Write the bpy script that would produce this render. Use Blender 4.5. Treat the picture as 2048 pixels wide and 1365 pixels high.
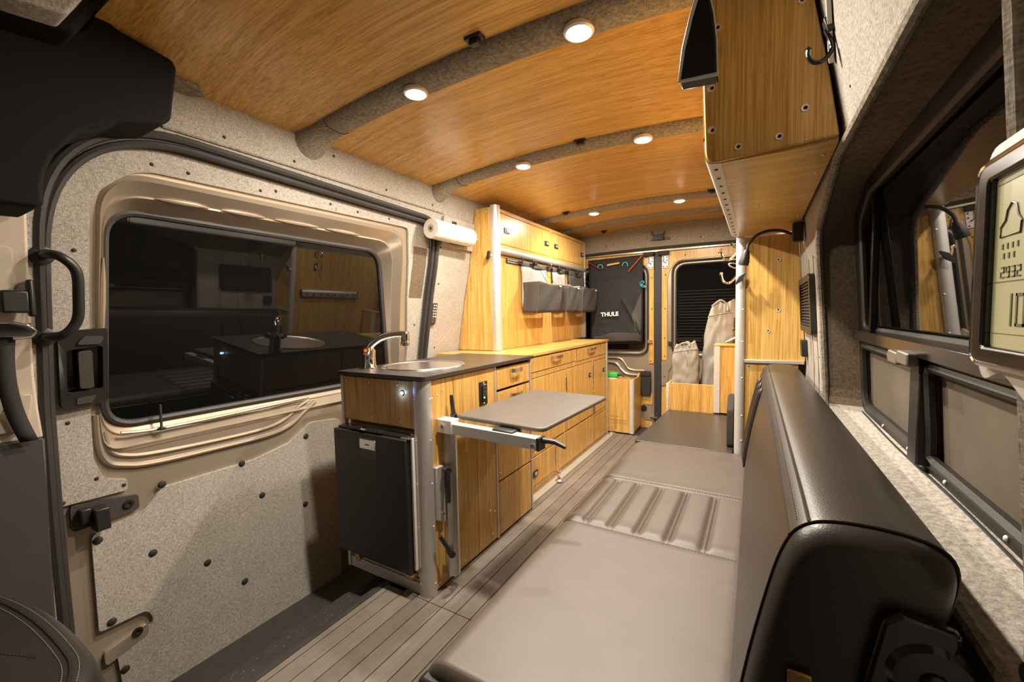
import bpy, bmesh, math, random
from mathutils import Vector, Matrix, noise
import numpy as np

for o in list(bpy.data.objects): bpy.data.objects.remove(o)
S = bpy.context.scene
COL = S.collection
random.seed(7)
PI = math.pi

# ---------------------------------------------------------------- camera
CAM = Vector((0.6582, 0.0, 1.0913))
yaw, pit, rol, FPX = -0.5329, -0.0599, -0.0199, 834.58
fw = Vector((math.sin(yaw)*math.cos(pit), math.cos(yaw)*math.cos(pit), math.sin(pit)))
rt = Vector((math.cos(yaw), -math.sin(yaw), 0)); upv = rt.cross(fw)
c_, s_ = math.cos(rol), math.sin(rol)
rt, upv = c_*rt + s_*upv, -s_*rt + c_*upv
cd = bpy.data.cameras.new('camera'); cam = bpy.data.objects.new('camera', cd); COL.objects.link(cam)
cd.sensor_width = 36.0; cd.lens = FPX/2048*36; cd.clip_start = 0.02; cd.clip_end = 60
cam.matrix_world = Matrix(((rt.x, upv.x, -fw.x, CAM.x), (rt.y, upv.y, -fw.y, CAM.y), (rt.z, upv.z, -fw.z, CAM.z), (0, 0, 0, 1)))
S.camera = cam

# ---------------------------------------------------------------- world (night outside, faint warm ambient added as fill) and exposure
w = bpy.data.worlds.new('World'); S.world = w; w.use_nodes = True
bg = w.node_tree.nodes['Background']; bg.inputs[0].default_value = (1.0, 0.86, 0.70, 1); bg.inputs[1].default_value = 0.05
S.view_settings.view_transform = 'Standard'; S.view_settings.look = 'None'
S.view_settings.gamma = 1; S.view_settings.use_curve_mapping = False
S.view_settings.exposure = 0.9
LIGHT_W = 11.0
LIGHT_COL = (1.0, 0.90, 0.765)

# ---------------------------------------------------------------- materials
MATS = {}
def nodes(name):
    m = bpy.data.materials.new(name); m.use_nodes = True
    nt = m.node_tree; b = nt.nodes['Principled BSDF']; MATS[name] = m
    return m, nt, b
def plain(name, col, rough=0.5, metal=0.0, spec=0.5, noise_amt=0.0, nscale=40, bump=0.0, emit=None, estr=0, coat=0):
    m, nt, b = nodes(name)
    b.inputs['Base Color'].default_value = (*col, 1); b.inputs['Roughness'].default_value = rough
    b.inputs['Metallic'].default_value = metal; b.inputs['Specular IOR Level'].default_value = spec
    if coat: b.inputs['Coat Weight'].default_value = coat; b.inputs['Coat Roughness'].default_value = 0.15
    if emit: b.inputs['Emission Color'].default_value = (*emit, 1); b.inputs['Emission Strength'].default_value = estr
    if noise_amt or bump:
        tc = nt.nodes.new('ShaderNodeTexCoord'); n = nt.nodes.new('ShaderNodeTexNoise')
        n.inputs['Scale'].default_value = nscale; n.inputs['Detail'].default_value = 5
        nt.links.new(tc.outputs['Object'], n.inputs['Vector'])
        if noise_amt:
            mx = nt.nodes.new('ShaderNodeMix'); mx.data_type = 'RGBA'
            mx.inputs['A'].default_value = (*[c*(1-noise_amt) for c in col], 1)
            mx.inputs['B'].default_value = (*[min(1, c*(1+noise_amt)) for c in col], 1)
            nt.links.new(n.outputs['Fac'], mx.inputs['Factor']); nt.links.new(mx.outputs['Result'], b.inputs['Base Color'])
        if bump:
            bp = nt.nodes.new('ShaderNodeBump'); bp.inputs['Strength'].default_value = bump; bp.inputs['Distance'].default_value = 0.002
            nt.links.new(n.outputs['Fac'], bp.inputs['Height']); nt.links.new(bp.outputs['Normal'], b.inputs['Normal'])
    return m
def bamboo(name, axis, light=(0.76, 0.475, 0.145), dark=(0.42, 0.205, 0.038), rough=0.29):
    m, nt, b = nodes(name); N = nt.nodes.new; L = nt.links.new
    tc = N('ShaderNodeTexCoord'); mp = N('ShaderNodeMapping'); sc = [1.0, 1.0, 1.0]; sc[axis] = 0.02
    mp.inputs['Scale'].default_value = sc; L(tc.outputs['Object'], mp.inputs['Vector'])
    n1 = N('ShaderNodeTexNoise'); n1.inputs['Scale'].default_value = 230; n1.inputs['Detail'].default_value = 3; n1.inputs['Roughness'].default_value = 0.6
    L(mp.outputs[0], n1.inputs['Vector'])
    # individual 18 mm lamellas
    sx = N('ShaderNodeSeparateXYZ'); L(tc.outputs['Object'], sx.inputs[0])
    ad = N('ShaderNodeMath'); ad.operation = 'ADD'
    oth = [i for i in range(3) if i != axis]; L(sx.outputs[oth[0]], ad.inputs[0]); L(sx.outputs[oth[1]], ad.inputs[1])
    sn = N('ShaderNodeMath'); sn.operation = 'SNAP'; sn.inputs[1].default_value = 0.018; L(ad.outputs[0], sn.inputs[0])
    sl = N('ShaderNodeMath'); sl.operation = 'SNAP'; sl.inputs[1].default_value = 0.9
    al = N('ShaderNodeMath'); al.operation = 'MULTIPLY_ADD'; al.inputs[1].default_value = 7.3; L(sn.outputs[0], al.inputs[0]); L(sx.outputs[axis], al.inputs[2]); L(al.outputs[0], sl.inputs[0])
    cb = N('ShaderNodeCombineXYZ'); L(sn.outputs[0], cb.inputs[0]); L(sl.outputs[0], cb.inputs[1])
    wn = N('ShaderNodeTexWhiteNoise'); wn.noise_dimensions = '2D'; L(cb.outputs[0], wn.inputs['Vector'])
    # nodes of the culm: short dark ticks
    n2 = N('ShaderNodeTexNoise'); n2.inputs['Scale'].default_value = 26; n2.inputs['Detail'].default_value = 2
    mp2 = N('ShaderNodeMapping'); s2 = [1.0, 1.0, 1.0]; s2[axis] = 0.3; mp2.inputs['Scale'].default_value = s2
    L(tc.outputs['Object'], mp2.inputs['Vector']); L(mp2.outputs[0], n2.inputs['Vector'])
    r2 = N('ShaderNodeMapRange'); r2.inputs['From Min'].default_value = 0.66; r2.inputs['From Max'].default_value = 0.78; L(n2.outputs['Fac'], r2.inputs['Value'])
    r1 = N('ShaderNodeMapRange'); r1.inputs['From Min'].default_value = 0.36; r1.inputs['From Max'].default_value = 0.60; L(n1.outputs['Fac'], r1.inputs['Value'])
    f = N('ShaderNodeMath'); f.operation = 'MULTIPLY_ADD'; f.inputs[1].default_value = 0.36; L(wn.outputs['Value'], f.inputs[0])
    g = N('ShaderNodeMath'); g.operation = 'MULTIPLY'; g.inputs[1].default_value = 0.66; L(r1.outputs[0], g.inputs[0]); L(g.outputs[0], f.inputs[2])
    h = N('ShaderNodeMath'); h.operation = 'MULTIPLY_ADD'; h.inputs[1].default_value = -0.35; L(r2.outputs[0], h.inputs[0]); L(f.outputs[0], h.inputs[2])
    mx = N('ShaderNodeMix'); mx.data_type = 'RGBA'; mx.inputs['A'].default_value = (*dark, 1); mx.inputs['B'].default_value = (*light, 1)
    L(h.outputs[0], mx.inputs['Factor']); L(mx.outputs['Result'], b.inputs['Base Color'])
    b.inputs['Roughness'].default_value = rough; b.inputs['Specular IOR Level'].default_value = 0.45
    bp = N('ShaderNodeBump'); bp.inputs['Strength'].default_value = 0.04; bp.inputs['Distance'].default_value = 0.001
    L(n1.outputs['Fac'], bp.inputs['Height']); L(bp.outputs['Normal'], b.inputs['Normal'])
    return m
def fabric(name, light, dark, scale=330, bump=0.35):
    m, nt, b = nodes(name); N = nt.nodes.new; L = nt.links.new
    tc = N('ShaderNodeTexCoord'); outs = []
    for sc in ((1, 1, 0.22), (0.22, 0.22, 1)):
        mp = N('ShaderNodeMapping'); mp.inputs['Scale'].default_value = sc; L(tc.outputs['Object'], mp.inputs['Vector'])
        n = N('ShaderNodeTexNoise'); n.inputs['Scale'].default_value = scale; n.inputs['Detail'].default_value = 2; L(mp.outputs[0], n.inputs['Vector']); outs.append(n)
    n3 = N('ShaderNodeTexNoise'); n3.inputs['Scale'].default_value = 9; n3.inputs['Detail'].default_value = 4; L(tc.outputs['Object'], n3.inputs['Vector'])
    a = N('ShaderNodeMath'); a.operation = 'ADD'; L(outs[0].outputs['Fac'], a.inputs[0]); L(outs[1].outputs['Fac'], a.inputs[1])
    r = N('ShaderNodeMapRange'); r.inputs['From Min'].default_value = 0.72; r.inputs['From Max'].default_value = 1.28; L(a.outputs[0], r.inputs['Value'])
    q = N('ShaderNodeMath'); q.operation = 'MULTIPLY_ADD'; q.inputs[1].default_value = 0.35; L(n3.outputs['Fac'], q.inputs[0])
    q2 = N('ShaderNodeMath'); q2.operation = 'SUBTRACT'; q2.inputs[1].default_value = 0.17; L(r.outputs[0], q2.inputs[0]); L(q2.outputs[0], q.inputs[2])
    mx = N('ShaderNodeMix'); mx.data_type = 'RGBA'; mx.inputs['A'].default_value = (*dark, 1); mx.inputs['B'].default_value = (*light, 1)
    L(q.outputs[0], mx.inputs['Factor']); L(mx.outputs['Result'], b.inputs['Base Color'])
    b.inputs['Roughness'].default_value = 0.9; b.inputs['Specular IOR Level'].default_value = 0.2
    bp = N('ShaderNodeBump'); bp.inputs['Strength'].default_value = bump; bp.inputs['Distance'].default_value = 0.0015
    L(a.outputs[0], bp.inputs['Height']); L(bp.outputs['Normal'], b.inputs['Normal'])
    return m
def leather(name, col, rough, wscale=0.0, bump=0.15):
    m, nt, b = nodes(name); N = nt.nodes.new; L = nt.links.new
    tc = N('ShaderNodeTexCoord'); b.inputs['Roughness'].default_value = rough; b.inputs['Specular IOR Level'].default_value = 0.5
    n = N('ShaderNodeTexNoise'); n.inputs['Scale'].default_value = 14; n.inputs['Detail'].default_value = 6; L(tc.outputs['Object'], n.inputs['Vector'])
    mx = N('ShaderNodeMix'); mx.data_type = 'RGBA'; mx.inputs['A'].default_value = (*[c*0.82 for c in col], 1); mx.inputs['B'].default_value = (*[c*1.18 for c in col], 1)
    L(n.outputs['Fac'], mx.inputs['Factor']); L(mx.outputs['Result'], b.inputs['Base Color'])
    if wscale:
        t = N('ShaderNodeTexChecker'); t.inputs['Scale'].default_value = wscale; L(tc.outputs['Object'], t.inputs['Vector']); h = t.outputs['Fac']
        m2 = N('ShaderNodeMix'); m2.data_type = 'RGBA'; m2.blend_type = 'MULTIPLY'; m2.inputs['Factor'].default_value = 1.0
        r = N('ShaderNodeMapRange'); r.inputs['To Min'].default_value = 0.88; r.inputs['To Max'].default_value = 1.06; L(h, r.inputs['Value'])
        L(mx.outputs['Result'], m2.inputs['A']); L(r.outputs[0], m2.inputs['B']); L(m2.outputs['Result'], b.inputs['Base Color'])
    else:
        v = N('ShaderNodeTexVoronoi'); v.inputs['Scale'].default_value = 420; L(tc.outputs['Object'], v.inputs['Vector']); h = v.outputs['Distance']
    bp = N('ShaderNodeBump'); bp.inputs['Strength'].default_value = bump; bp.inputs['Distance'].default_value = 0.001
    L(h, bp.inputs['Height']); L(bp.outputs['Normal'], b.inputs['Normal'])
    return m
def planks_mat(name):
    m, nt, b = nodes(name); N = nt.nodes.new; L = nt.links.new
    tc = N('ShaderNodeTexCoord'); mp = N('ShaderNodeMapping'); mp.inputs['Scale'].default_value = (1, 0.05, 1); L(tc.outputs['Object'], mp.inputs['Vector'])
    n = N('ShaderNodeTexNoise'); n.inputs['Scale'].default_value = 130; n.inputs['Detail'].default_value = 5; L(mp.outputs[0], n.inputs['Vector'])
    n2 = N('ShaderNodeTexNoise'); n2.inputs['Scale'].default_value = 11; n2.inputs['Detail'].default_value = 7; n2.inputs['Roughness'].default_value = 0.7; L(tc.outputs['Object'], n2.inputs['Vector'])
    oi = N('ShaderNodeObjectInfo')
    a = N('ShaderNodeMath'); a.operation = 'MULTIPLY_ADD'; a.inputs[1].default_value = 0.6; L(n.outputs['Fac'], a.inputs[0])
    k = N('ShaderNodeMath'); k.operation = 'MULTIPLY_ADD'; k.inputs[1].default_value = 0.9; L(n2.outputs['Fac'], k.inputs[0])
    k2 = N('ShaderNodeMath'); k2.operation = 'MULTIPLY_ADD'; k2.inputs[1].default_value = 0.3; k2.inputs[2].default_value = -0.35; L(oi.outputs['Random'], k2.inputs[0]); L(k2.outputs[0], k.inputs[2]); L(k.outputs[0], a.inputs[2])
    mx = N('ShaderNodeMix'); mx.data_type = 'RGBA'; mx.inputs['A'].default_value = (0.10, 0.081, 0.064, 1); mx.inputs['B'].default_value = (0.25, 0.21, 0.17, 1)
    L(a.outputs[0], mx.inputs['Factor']); L(mx.outputs['Result'], b.inputs['Base Color']); b.inputs['Roughness'].default_value = 0.5
    return m

bamboo('bamboo_x', 0); bamboo('bamboo_y', 1); bamboo('bamboo_z', 2)
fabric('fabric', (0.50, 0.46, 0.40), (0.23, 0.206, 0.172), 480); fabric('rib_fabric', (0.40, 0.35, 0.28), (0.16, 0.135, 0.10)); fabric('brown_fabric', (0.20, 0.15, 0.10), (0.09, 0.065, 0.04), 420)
plain('alu', (0.62, 0.60, 0.565), 0.42, 0.6, noise_amt=0.05, nscale=90)
plain('alu_white', (0.78, 0.75, 0.70), 0.45, 0.5)
plain('alu_flat', (0.60, 0.57, 0.53), 0.5, 0.7)
plain('chrome', (0.85, 0.85, 0.85), 0.07, 1.0)
plain('steel', (0.72, 0.70, 0.67), 0.26, 1.0, noise_amt=0.06, nscale=160)
plain('black', (0.018, 0.016, 0.014), 0.42, bump=0.08, nscale=500)
plain('black_matte', (0.022, 0.019, 0.017), 0.75)
plain('black_gloss', (0.012, 0.011, 0.010), 0.16)
plain('rubber', (0.030, 0.026, 0.023), 0.55, bump=0.1, nscale=300)
plain('dark_headliner', (0.007, 0.0055, 0.0045), 0.85, spec=0.2, noise_amt=0.25, nscale=30, bump=0.15)
plain('laminate', (0.040, 0.034, 0.028), 0.34, noise_amt=0.15, nscale=60, bump=0.05)
plain('table_laminate', (0.085, 0.074, 0.064), 0.42, noise_amt=0.15, nscale=25, bump=0.03)
plain('champagne', (0.40, 0.33, 0.25), 0.32, 0.5, noise_amt=0.06, nscale=400)
plain('beige_plastic', (0.52, 0.44, 0.34), 0.55, bump=0.05, nscale=300)
plain('dark_plastic', (0.050, 0.042, 0.036), 0.6, bump=0.1, nscale=500)
plain('glass', (0.004, 0.004, 0.004), 0.015, spec=0.5)
MATS['glass'].node_tree.nodes['Principled BSDF'].inputs['IOR'].default_value = 1.5
plain('paper', (0.82, 0.76, 0.64), 0.95, bump=0.5, nscale=160)
plain('cardboard', (0.38, 0.24, 0.12), 0.9)
plain('nylon_light', (0.36, 0.34, 0.31), 0.8, noise_amt=0.12, nscale=200, bump=0.15)
plain('nylon_dark', (0.055, 0.050, 0.044), 0.65, noise_amt=0.2, nscale=40, bump=0.1)
plain('nylon_mid', (0.085, 0.08, 0.075), 0.7, noise_amt=0.1, nscale=60)
plain('bag_black', (0.011, 0.0095, 0.0085), 0.75, noise_amt=0.25, nscale=30, bump=0.25)
plain('bag_grey', (0.048, 0.040, 0.031), 0.6, noise_amt=0.2, nscale=30)
plain('sack', (0.31, 0.285, 0.24), 0.75, noise_amt=0.08, nscale=25, bump=0.1)
plain('white_print', (0.85, 0.83, 0.80), 0.6)
plain('orange', (0.72, 0.10, 0.015), 0.5); plain('maroon', (0.25, 0.02, 0.035), 0.5); plain('teal', (0.08, 0.45, 0.55), 0.5); plain('green', (0.03, 0.55, 0.07), 0.5); plain('red', (0.75, 0.06, 0.02), 0.4)
plain('white_plastic', (0.75, 0.72, 0.66), 0.4)
leather('leather_black', (0.016, 0.014, 0.012), 0.38)
leather('leather_brown', (0.030, 0.023, 0.018), 0.38, bump=0.12)
leather('seat_vinyl', (0.092, 0.071, 0.057), 0.46, wscale=330, bump=0.10)
plain('thread', (0.32, 0.28, 0.20), 0.8); plain('thread_dark', (0.05, 0.04, 0.03), 0.8)
planks_mat('plank')
plain('floor_base', (0.012, 0.010, 0.009), 0.8)
plain('sill', (0.045, 0.042, 0.038), 0.55, noise_amt=0.3, nscale=22, bump=0.08)
plain('dust', (0.10, 0.082, 0.06), 0.95)
plain('brass', (0.45, 0.28, 0.10), 0.35, 1.0)
plain('track', (0.42, 0.37, 0.29), 0.6, 0.3, noise_amt=0.3, nscale=300)
plain('screen_mesh', (0.105, 0.083, 0.056), 0.75, noise_amt=0.5, nscale=6, bump=0.3)
plain('silver_plastic', (0.50, 0.47, 0.43), 0.4, 0.25)
plain('lcd', (0.36, 0.34, 0.19), 0.35, noise_amt=0.03, emit=(0.55, 0.50, 0.26), estr=0.10)
plain('lcd_ink', (0.13, 0.125, 0.06), 0.4); plain('lcd_ink_light', (0.22, 0.22, 0.12), 0.4)
plain('led', (1, 0.95, 0.85), 0.4, emit=(1.0, 0.92, 0.78), estr=28)
plain('led_blue', (0.2, 0.35, 1), 0.4, emit=(0.12, 0.25, 1.0), estr=25)
plain('led_green', (0.1, 1, 0.2), 0.4, emit=(0.05, 1.0, 0.12), estr=4)
plain('lamp_glow', (1, 0.6, 0.4), 0.5, emit=(1.0, 0.42, 0.2), estr=3)
plain('latch_silver', (0.20, 0.175, 0.15), 0.4, 0.4)
plain('defroster', (0.10, 0.075, 0.05), 0.7)
plain('cab_dark', (0.03, 0.026, 0.022), 0.8)

# ---------------------------------------------------------------- builders
OFF = {}
def tag(o, label=None, cat=None, group=None, kind=None):
    if label: o['label'] = label
    if cat: o['category'] = cat
    if group: o['group'] = group
    if kind: o['kind'] = kind
    return o
def T(name, label, cat, loc, group=None):
    o = bpy.data.objects.new(name, None); COL.objects.link(o); o.location = loc; o.empty_display_size = 0.05
    OFF[o.name] = Vector(loc); return tag(o, label, cat, group)
def base_off(p):
    return OFF[p.name]
class B:
    def __init__(s): s.v = []; s.f = []
    def raw(s, v, f):
        n = len(s.v); s.v += [tuple(p) for p in v]; s.f += [tuple(i+n for i in q) for q in f]; return s
    def box(s, x0, x1, y0, y1, z0, z1):
        return s.raw([(x, y, z) for z in (z0, z1) for y in (y0, y1) for x in (x0, x1)],
                     [(0, 2, 3, 1), (4, 5, 7, 6), (0, 1, 5, 4), (2, 6, 7, 3), (0, 4, 6, 2), (1, 3, 7, 5)])
    def obox(s, c, ax, ay, az, hx, hy, hz):
        c = Vector(c); ax = Vector(ax).normalized(); ay = Vector(ay).normalized(); az = Vector(az).normalized()
        return s.raw([c + ax*hx*i + ay*hy*j + az*hz*k for k in (-1, 1) for j in (-1, 1) for i in (-1, 1)],
                     [(0, 2, 3, 1), (4, 5, 7, 6), (0, 1, 5, 4), (2, 6, 7, 3), (0, 4, 6, 2), (1, 3, 7, 5)])
    def bar(s, p0, p1, w, h, up=(0, 0, 1)):
        p0 = Vector(p0); p1 = Vector(p1); d = (p1-p0); L = d.length; d.normalize(); u = Vector(up); sd = d.cross(u).normalized(); u = sd.cross(d)
        return s.obox((p0+p1)/2, d, sd, u, L/2, w/2, h/2)
    def prism(s, pts, plane, a, b):
        n = len(pts)
        def P(p, t): return {'xy': (p[0], p[1], t), 'xz': (p[0], t, p[1]), 'yz': (t, p[0], p[1])}[plane]
        v = [P(p, a) for p in pts] + [P(p, b) for p in pts]
        return s.raw(v, [tuple(range(n))[::-1], tuple(range(n, 2*n))] + [(i, (i+1) % n, n+(i+1) % n, n+i) for i in range(n)])
    def tube(s, path, r, n=10, closed=False, caps=True, flat=1.0):
        path = [Vector(p) for p in path]; m = len(path); rr = r if isinstance(r, (list, tuple)) else [r]*m
        ref = None; rings = []
        for i, p in enumerate(path):
            a = path[(i-1) % m] if (closed or i > 0) else p; b = path[(i+1) % m] if (closed or i < m-1) else p
            d = (b-a).normalized()
            if ref is None: ref = Vector((0, 0, 1)) if abs(d.z) < 0.9 else Vector((1, 0, 0))
            sd = d.cross(ref).normalized(); u = sd.cross(d).normalized(); ref = u
            rings.append([p + (sd*math.cos(2*PI*k/n) + u*math.sin(2*PI*k/n)*flat)*rr[i] for k in range(n)])
        v = [q for R in rings for q in R]; f = []
        for i in range(m if closed else m-1):
            j = (i+1) % m
            for k in range(n): f.append((i*n+k, i*n+(k+1) % n, j*n+(k+1) % n, j*n+k))
        if caps and not closed: f.append(tuple(range(n))[::-1]); f.append(tuple(range((m-1)*n, m*n)))
        return s.raw(v, f)
    def cyl(s, p0, p1, r, n=16): return s.tube([p0, p1], r, n)
    def lathe(s, prof, c, axis=(0, 0, 1), n=24, closed=False):
        A = Vector(axis).normalized(); q = A.to_track_quat('Z', 'Y'); c = Vector(c); v = []; m = len(prof)
        for r, h in prof:
            for k in range(n): v.append(c + q @ Vector((r*math.cos(2*PI*k/n), r*math.sin(2*PI*k/n), h)))
        f = [(i*n+k, i*n+(k+1) % n, (i+1)*n+(k+1) % n, (i+1)*n+k) for i in range(m-1) for k in range(n)]
        if prof[0][0] > 1e-6: f.append(tuple(range(n))[::-1])
        if prof[-1][0] > 1e-6: f.append(tuple(range((m-1)*n, m*n)))
        return s.raw(v, f)
    def grid(s, fn, nu, nv):
        v = [fn(i/nu, j/nv) for j in range(nv+1) for i in range(nu+1)]
        return s.raw(v, [(j*(nu+1)+i, j*(nu+1)+i+1, (j+1)*(nu+1)+i+1, (j+1)*(nu+1)+i) for j in range(nv) for i in range(nu)])
    def sheet(s, outer, holes, fn, t0, t1, us=(), vs=()):
        bm = bmesh.new()
        for loop in [outer]+list(holes):
            vv = [bm.verts.new((p[0], p[1], 0)) for p in loop]
            for i in range(len(vv)): bm.edges.new((vv[i], vv[(i+1) % len(vv)]))
        bmesh.ops.triangle_fill(bm, edges=bm.edges[:], use_beauty=True)
        for ax, vals in ((0, us), (1, vs)):
            for val in vals:
                no = (1, 0, 0) if ax == 0 else (0, 1, 0); co = (val, 0, 0) if ax == 0 else (0, val, 0)
                bmesh.ops.bisect_plane(bm, geom=bm.verts[:]+bm.edges[:]+bm.faces[:], plane_co=co, plane_no=no)
        bmesh.ops.recalc_face_normals(bm, faces=bm.faces[:])
        bm.verts.index_update(); n = len(bm.verts)
        v = [fn(p.co.x, p.co.y, t1) for p in bm.verts] + [fn(p.co.x, p.co.y, t0) for p in bm.verts]
        f = []
        for fa in bm.faces:
            ix = [q.index for q in fa.verts]
            f.append(tuple(ix)); f.append(tuple(i+n for i in ix[::-1]))
        for e in bm.edges:
            if len(e.link_faces) == 1:
                a, b = e.verts[0].index, e.verts[1].index; f.append((a, b, b+n, a+n))
        bm.free(); return s.raw(v, f)
    def build(s, name, mat, parent=None, smooth=35, bevel=0, seg=2, origin=None, sub=0, solid=0):
        if parent is not None: off = base_off(parent)
        else:
            xs = [p[0] for p in s.v]; ys = [p[1] for p in s.v]; zs = [p[2] for p in s.v]
            off = Vector(origin) if origin else Vector(((min(xs)+max(xs))/2, (min(ys)+max(ys))/2, min(zs)))
        me = bpy.data.meshes.new(name); me.from_pydata([(p[0]-off[0], p[1]-off[1], p[2]-off[2]) for p in s.v], [], s.f)
        bm = bmesh.new(); bm.from_mesh(me); bmesh.ops.recalc_face_normals(bm, faces=bm.faces[:]); bm.to_mesh(me); bm.free()
        me.materials.append(MATS[mat])
        if smooth:
            for p in me.polygons: p.use_smooth = True
            me.set_sharp_from_angle(angle=math.radians(smooth))
        o = bpy.data.objects.new(name, me); COL.objects.link(o)
        if parent is None: o.location = off
        else: o.parent = parent
        OFF[o.name] = Vector(off)
        if solid:
            md = o.modifiers.new('solid', 'SOLIDIFY'); md.thickness = solid; md.offset = 0
        if bevel:
            md = o.modifiers.new('bevel', 'BEVEL'); md.width = bevel; md.segments = seg; md.limit_method = 'ANGLE'; md.angle_limit = math.radians(40)
            md.harden_normals = False
        if sub:
            md = o.modifiers.new('sub', 'SUBSURF'); md.levels = sub; md.render_levels = sub
        return o
def struct(o, label=None):
    o['kind'] = 'structure'
    if label: o['label'] = label
    return o
def rpoly(pts, r, n=6):
    out = []; m = len(pts); rr = r if isinstance(r, (list, tuple)) else [r]*m
    for i in range(m):
        p = Vector(pts[i]).to_2d(); a = Vector(pts[i-1]).to_2d(); b = Vector(pts[(i+1) % m]).to_2d()
        if rr[i] <= 0: out.append(tuple(p)); continue
        da = (a-p); db = (b-p); la, lb = da.length, db.length; da.normalize(); db.normalize()
        ang = da.angle(db); t = min(rr[i]/math.tan(ang/2), la*0.48, lb*0.48)
        p0 = p+da*t; p1 = p+db*t
        for k in range(n+1):
            q = k/n; out.append(tuple((1-q)**2*p0 + 2*q*(1-q)*p + q*q*p1))
    return out
def spline(pts, n=8, closed=False):
    pts = [Vector(p) for p in pts]; m = len(pts); out = []
    for i in range(m if closed else m-1):
        if closed: a, b, c, d = pts[(i-1) % m], pts[i], pts[(i+1) % m], pts[(i+2) % m]
        else: a, b, c, d = pts[max(i-1, 0)], pts[i], pts[i+1], pts[min(i+2, m-1)]
        for k in range(n):
            t = k/n; out.append(0.5*((2*b)+(c-a)*t+(2*a-5*b+4*c-d)*t*t+(3*b-a-3*c+d)*t**3))
    if not closed: out.append(pts[-1])
    return out
# small shared pieces: rivets, screws, plugs
def dome_mesh(name, r, h, mat, n=10, hole=False):
    b = B(); b.lathe([(r, 0), (r, h*0.3), (r*0.75, h*0.8), (r*0.35, h), (0, h)] if not hole else [(r, 0), (r, h), (r*0.55, h), (r*0.4, h*0.4), (0, h*0.4)], (0, 0, 0), n=n)
    me = bpy.data.meshes.new(name); me.from_pydata(b.v, [], b.f); me.materials.append(MATS[mat])
    if hole:
        me.materials.append(MATS['black_matte'])
        for p in me.polygons:
            if p.center.to_2d().length < r*0.52 and p.center.z > 1e-6: p.material_index = 1
    for p in me.polygons: p.use_smooth = True
    me.set_sharp_from_angle(angle=0.9); return me
RIV = dome_mesh('rivet', 0.0042, 0.0025, 'alu_white', 8); SCR = dome_mesh('screw', 0.0075, 0.002, 'alu_white', 12, True); BLK = dome_mesh('screw_black', 0.006, 0.003, 'black_matte', 8)
PLUG = dome_mesh('plug', 0.013, 0.006, 'black_matte', 12); TIN = dome_mesh('screw_small', 0.003, 0.0015, 'black_matte', 6)
def piece(name, me, parent, pos, nrm):
    o = bpy.data.objects.new(name, me); COL.objects.link(o); o.parent = parent
    o.location = Vector(pos)-base_off(parent); o.rotation_mode = 'QUATERNION'; o.rotation_quaternion = Vector(nrm).to_track_quat('Z', 'Y'); return o
def text_mesh(name, txt, size, mat, parent, mtx, extrude=0.0006, bold=0.0, xs=1.0):
    cu = bpy.data.curves.new(name, 'FONT'); cu.body = txt; cu.size = size; cu.extrude = extrude; cu.offset = bold; cu.align_x = 'CENTER'; cu.align_y = 'CENTER'
    tmp = bpy.data.objects.new('tmp', cu); COL.objects.link(tmp); dg = bpy.context.evaluated_depsgraph_get(); dg.update()
    me = bpy.data.meshes.new_from_object(tmp.evaluated_get(dg)); bpy.data.objects.remove(tmp); me.name = name
    me.materials.clear(); me.materials.append(MATS[mat])
    off = base_off(parent); me.transform(Matrix.Translation(-off) @ mtx @ Matrix.Diagonal((xs, 1, 1, 1)))
    o = bpy.data.objects.new(name, me); COL.objects.link(o); o.parent = parent; OFF[o.name] = off; return o

# ---------------------------------------------------------------- the van body: leaning side walls and arched roof
ZP = [-.3, .0, .5, .85, 1.04, 1.21, 1.41, 1.61, 1.86, 2.1]; XP = [-1.10, -1.13, -1.15, -1.14, -1.106, -1.075, -1.03, -1.0, -.965, -.93]
ZR = [-.3, .86, 1.43, 1.57, 1.72, 1.86, 2.1]; XR = [.86, .845, .81, .787, .76, .74, .70]
def xw(z): return float(np.interp(z, ZP, XP))
def xr(z): return float(np.interp(z, ZR, XR))
def zc(x): return 1.905 - 0.055*((x+0.112)/0.86)**2
def mL(y, z, t): return (xw(z)+t, y, z)
def mR(y, z, t): return (xr(z)-t, y, z)
def mC(x, y, t): return (x, y, zc(x)-t)
VZ = [z for z in ZP if -.3 < z < 1.9]; VZR = [.86, 1.43, 1.57, 1.72]
# ================================================================ STRUCTURE
# ---- floor: dark base, separate vinyl planks, step sill
b = B(); b.box(-.66, .86, -.5, 4.1, -.06, -.012)
floor = struct(b.build('floor', 'floor_base', smooth=0, bevel=0), 'grey-brown plank floor with dark caulk joints')
px0 = -.613
edges = [-.640] + [px0 + .065*i for i in range(0, 13)]
for i in range(len(edges)-1):
    for (y0, y1, dx) in ((-.5, 1.154, 0.0), (1.157, 3.72, 0.0)):
        if y0 > 1 and edges[i+1] < -.52: continue
        b = B(); b.box(edges[i]+.0018+dx, edges[i+1]-.0018+dx, y0, y1, -.012, 0.0); b.build('plank', 'plank', floor, smooth=0)
b = B(); b.box(-.5, .3, 3.722, 4.03, -.012, -.001); b.build('rear_mat', 'sill', floor, smooth=0)
# step sill between planks and the side door
b = B(); b.prism([(-.645, -.003), (-.66, -.003), (-.70, -.022), (-.71, -.075), (-.86, -.09), (-.88, -.17), (-1.16, -.19), (-1.16, -.26), (-.645, -.26)], 'xz', -.2, 2.2)
sill = struct(b.build('trim_1', 'sill', smooth=40), 'dark rubber step sill below the sliding door')
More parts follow.
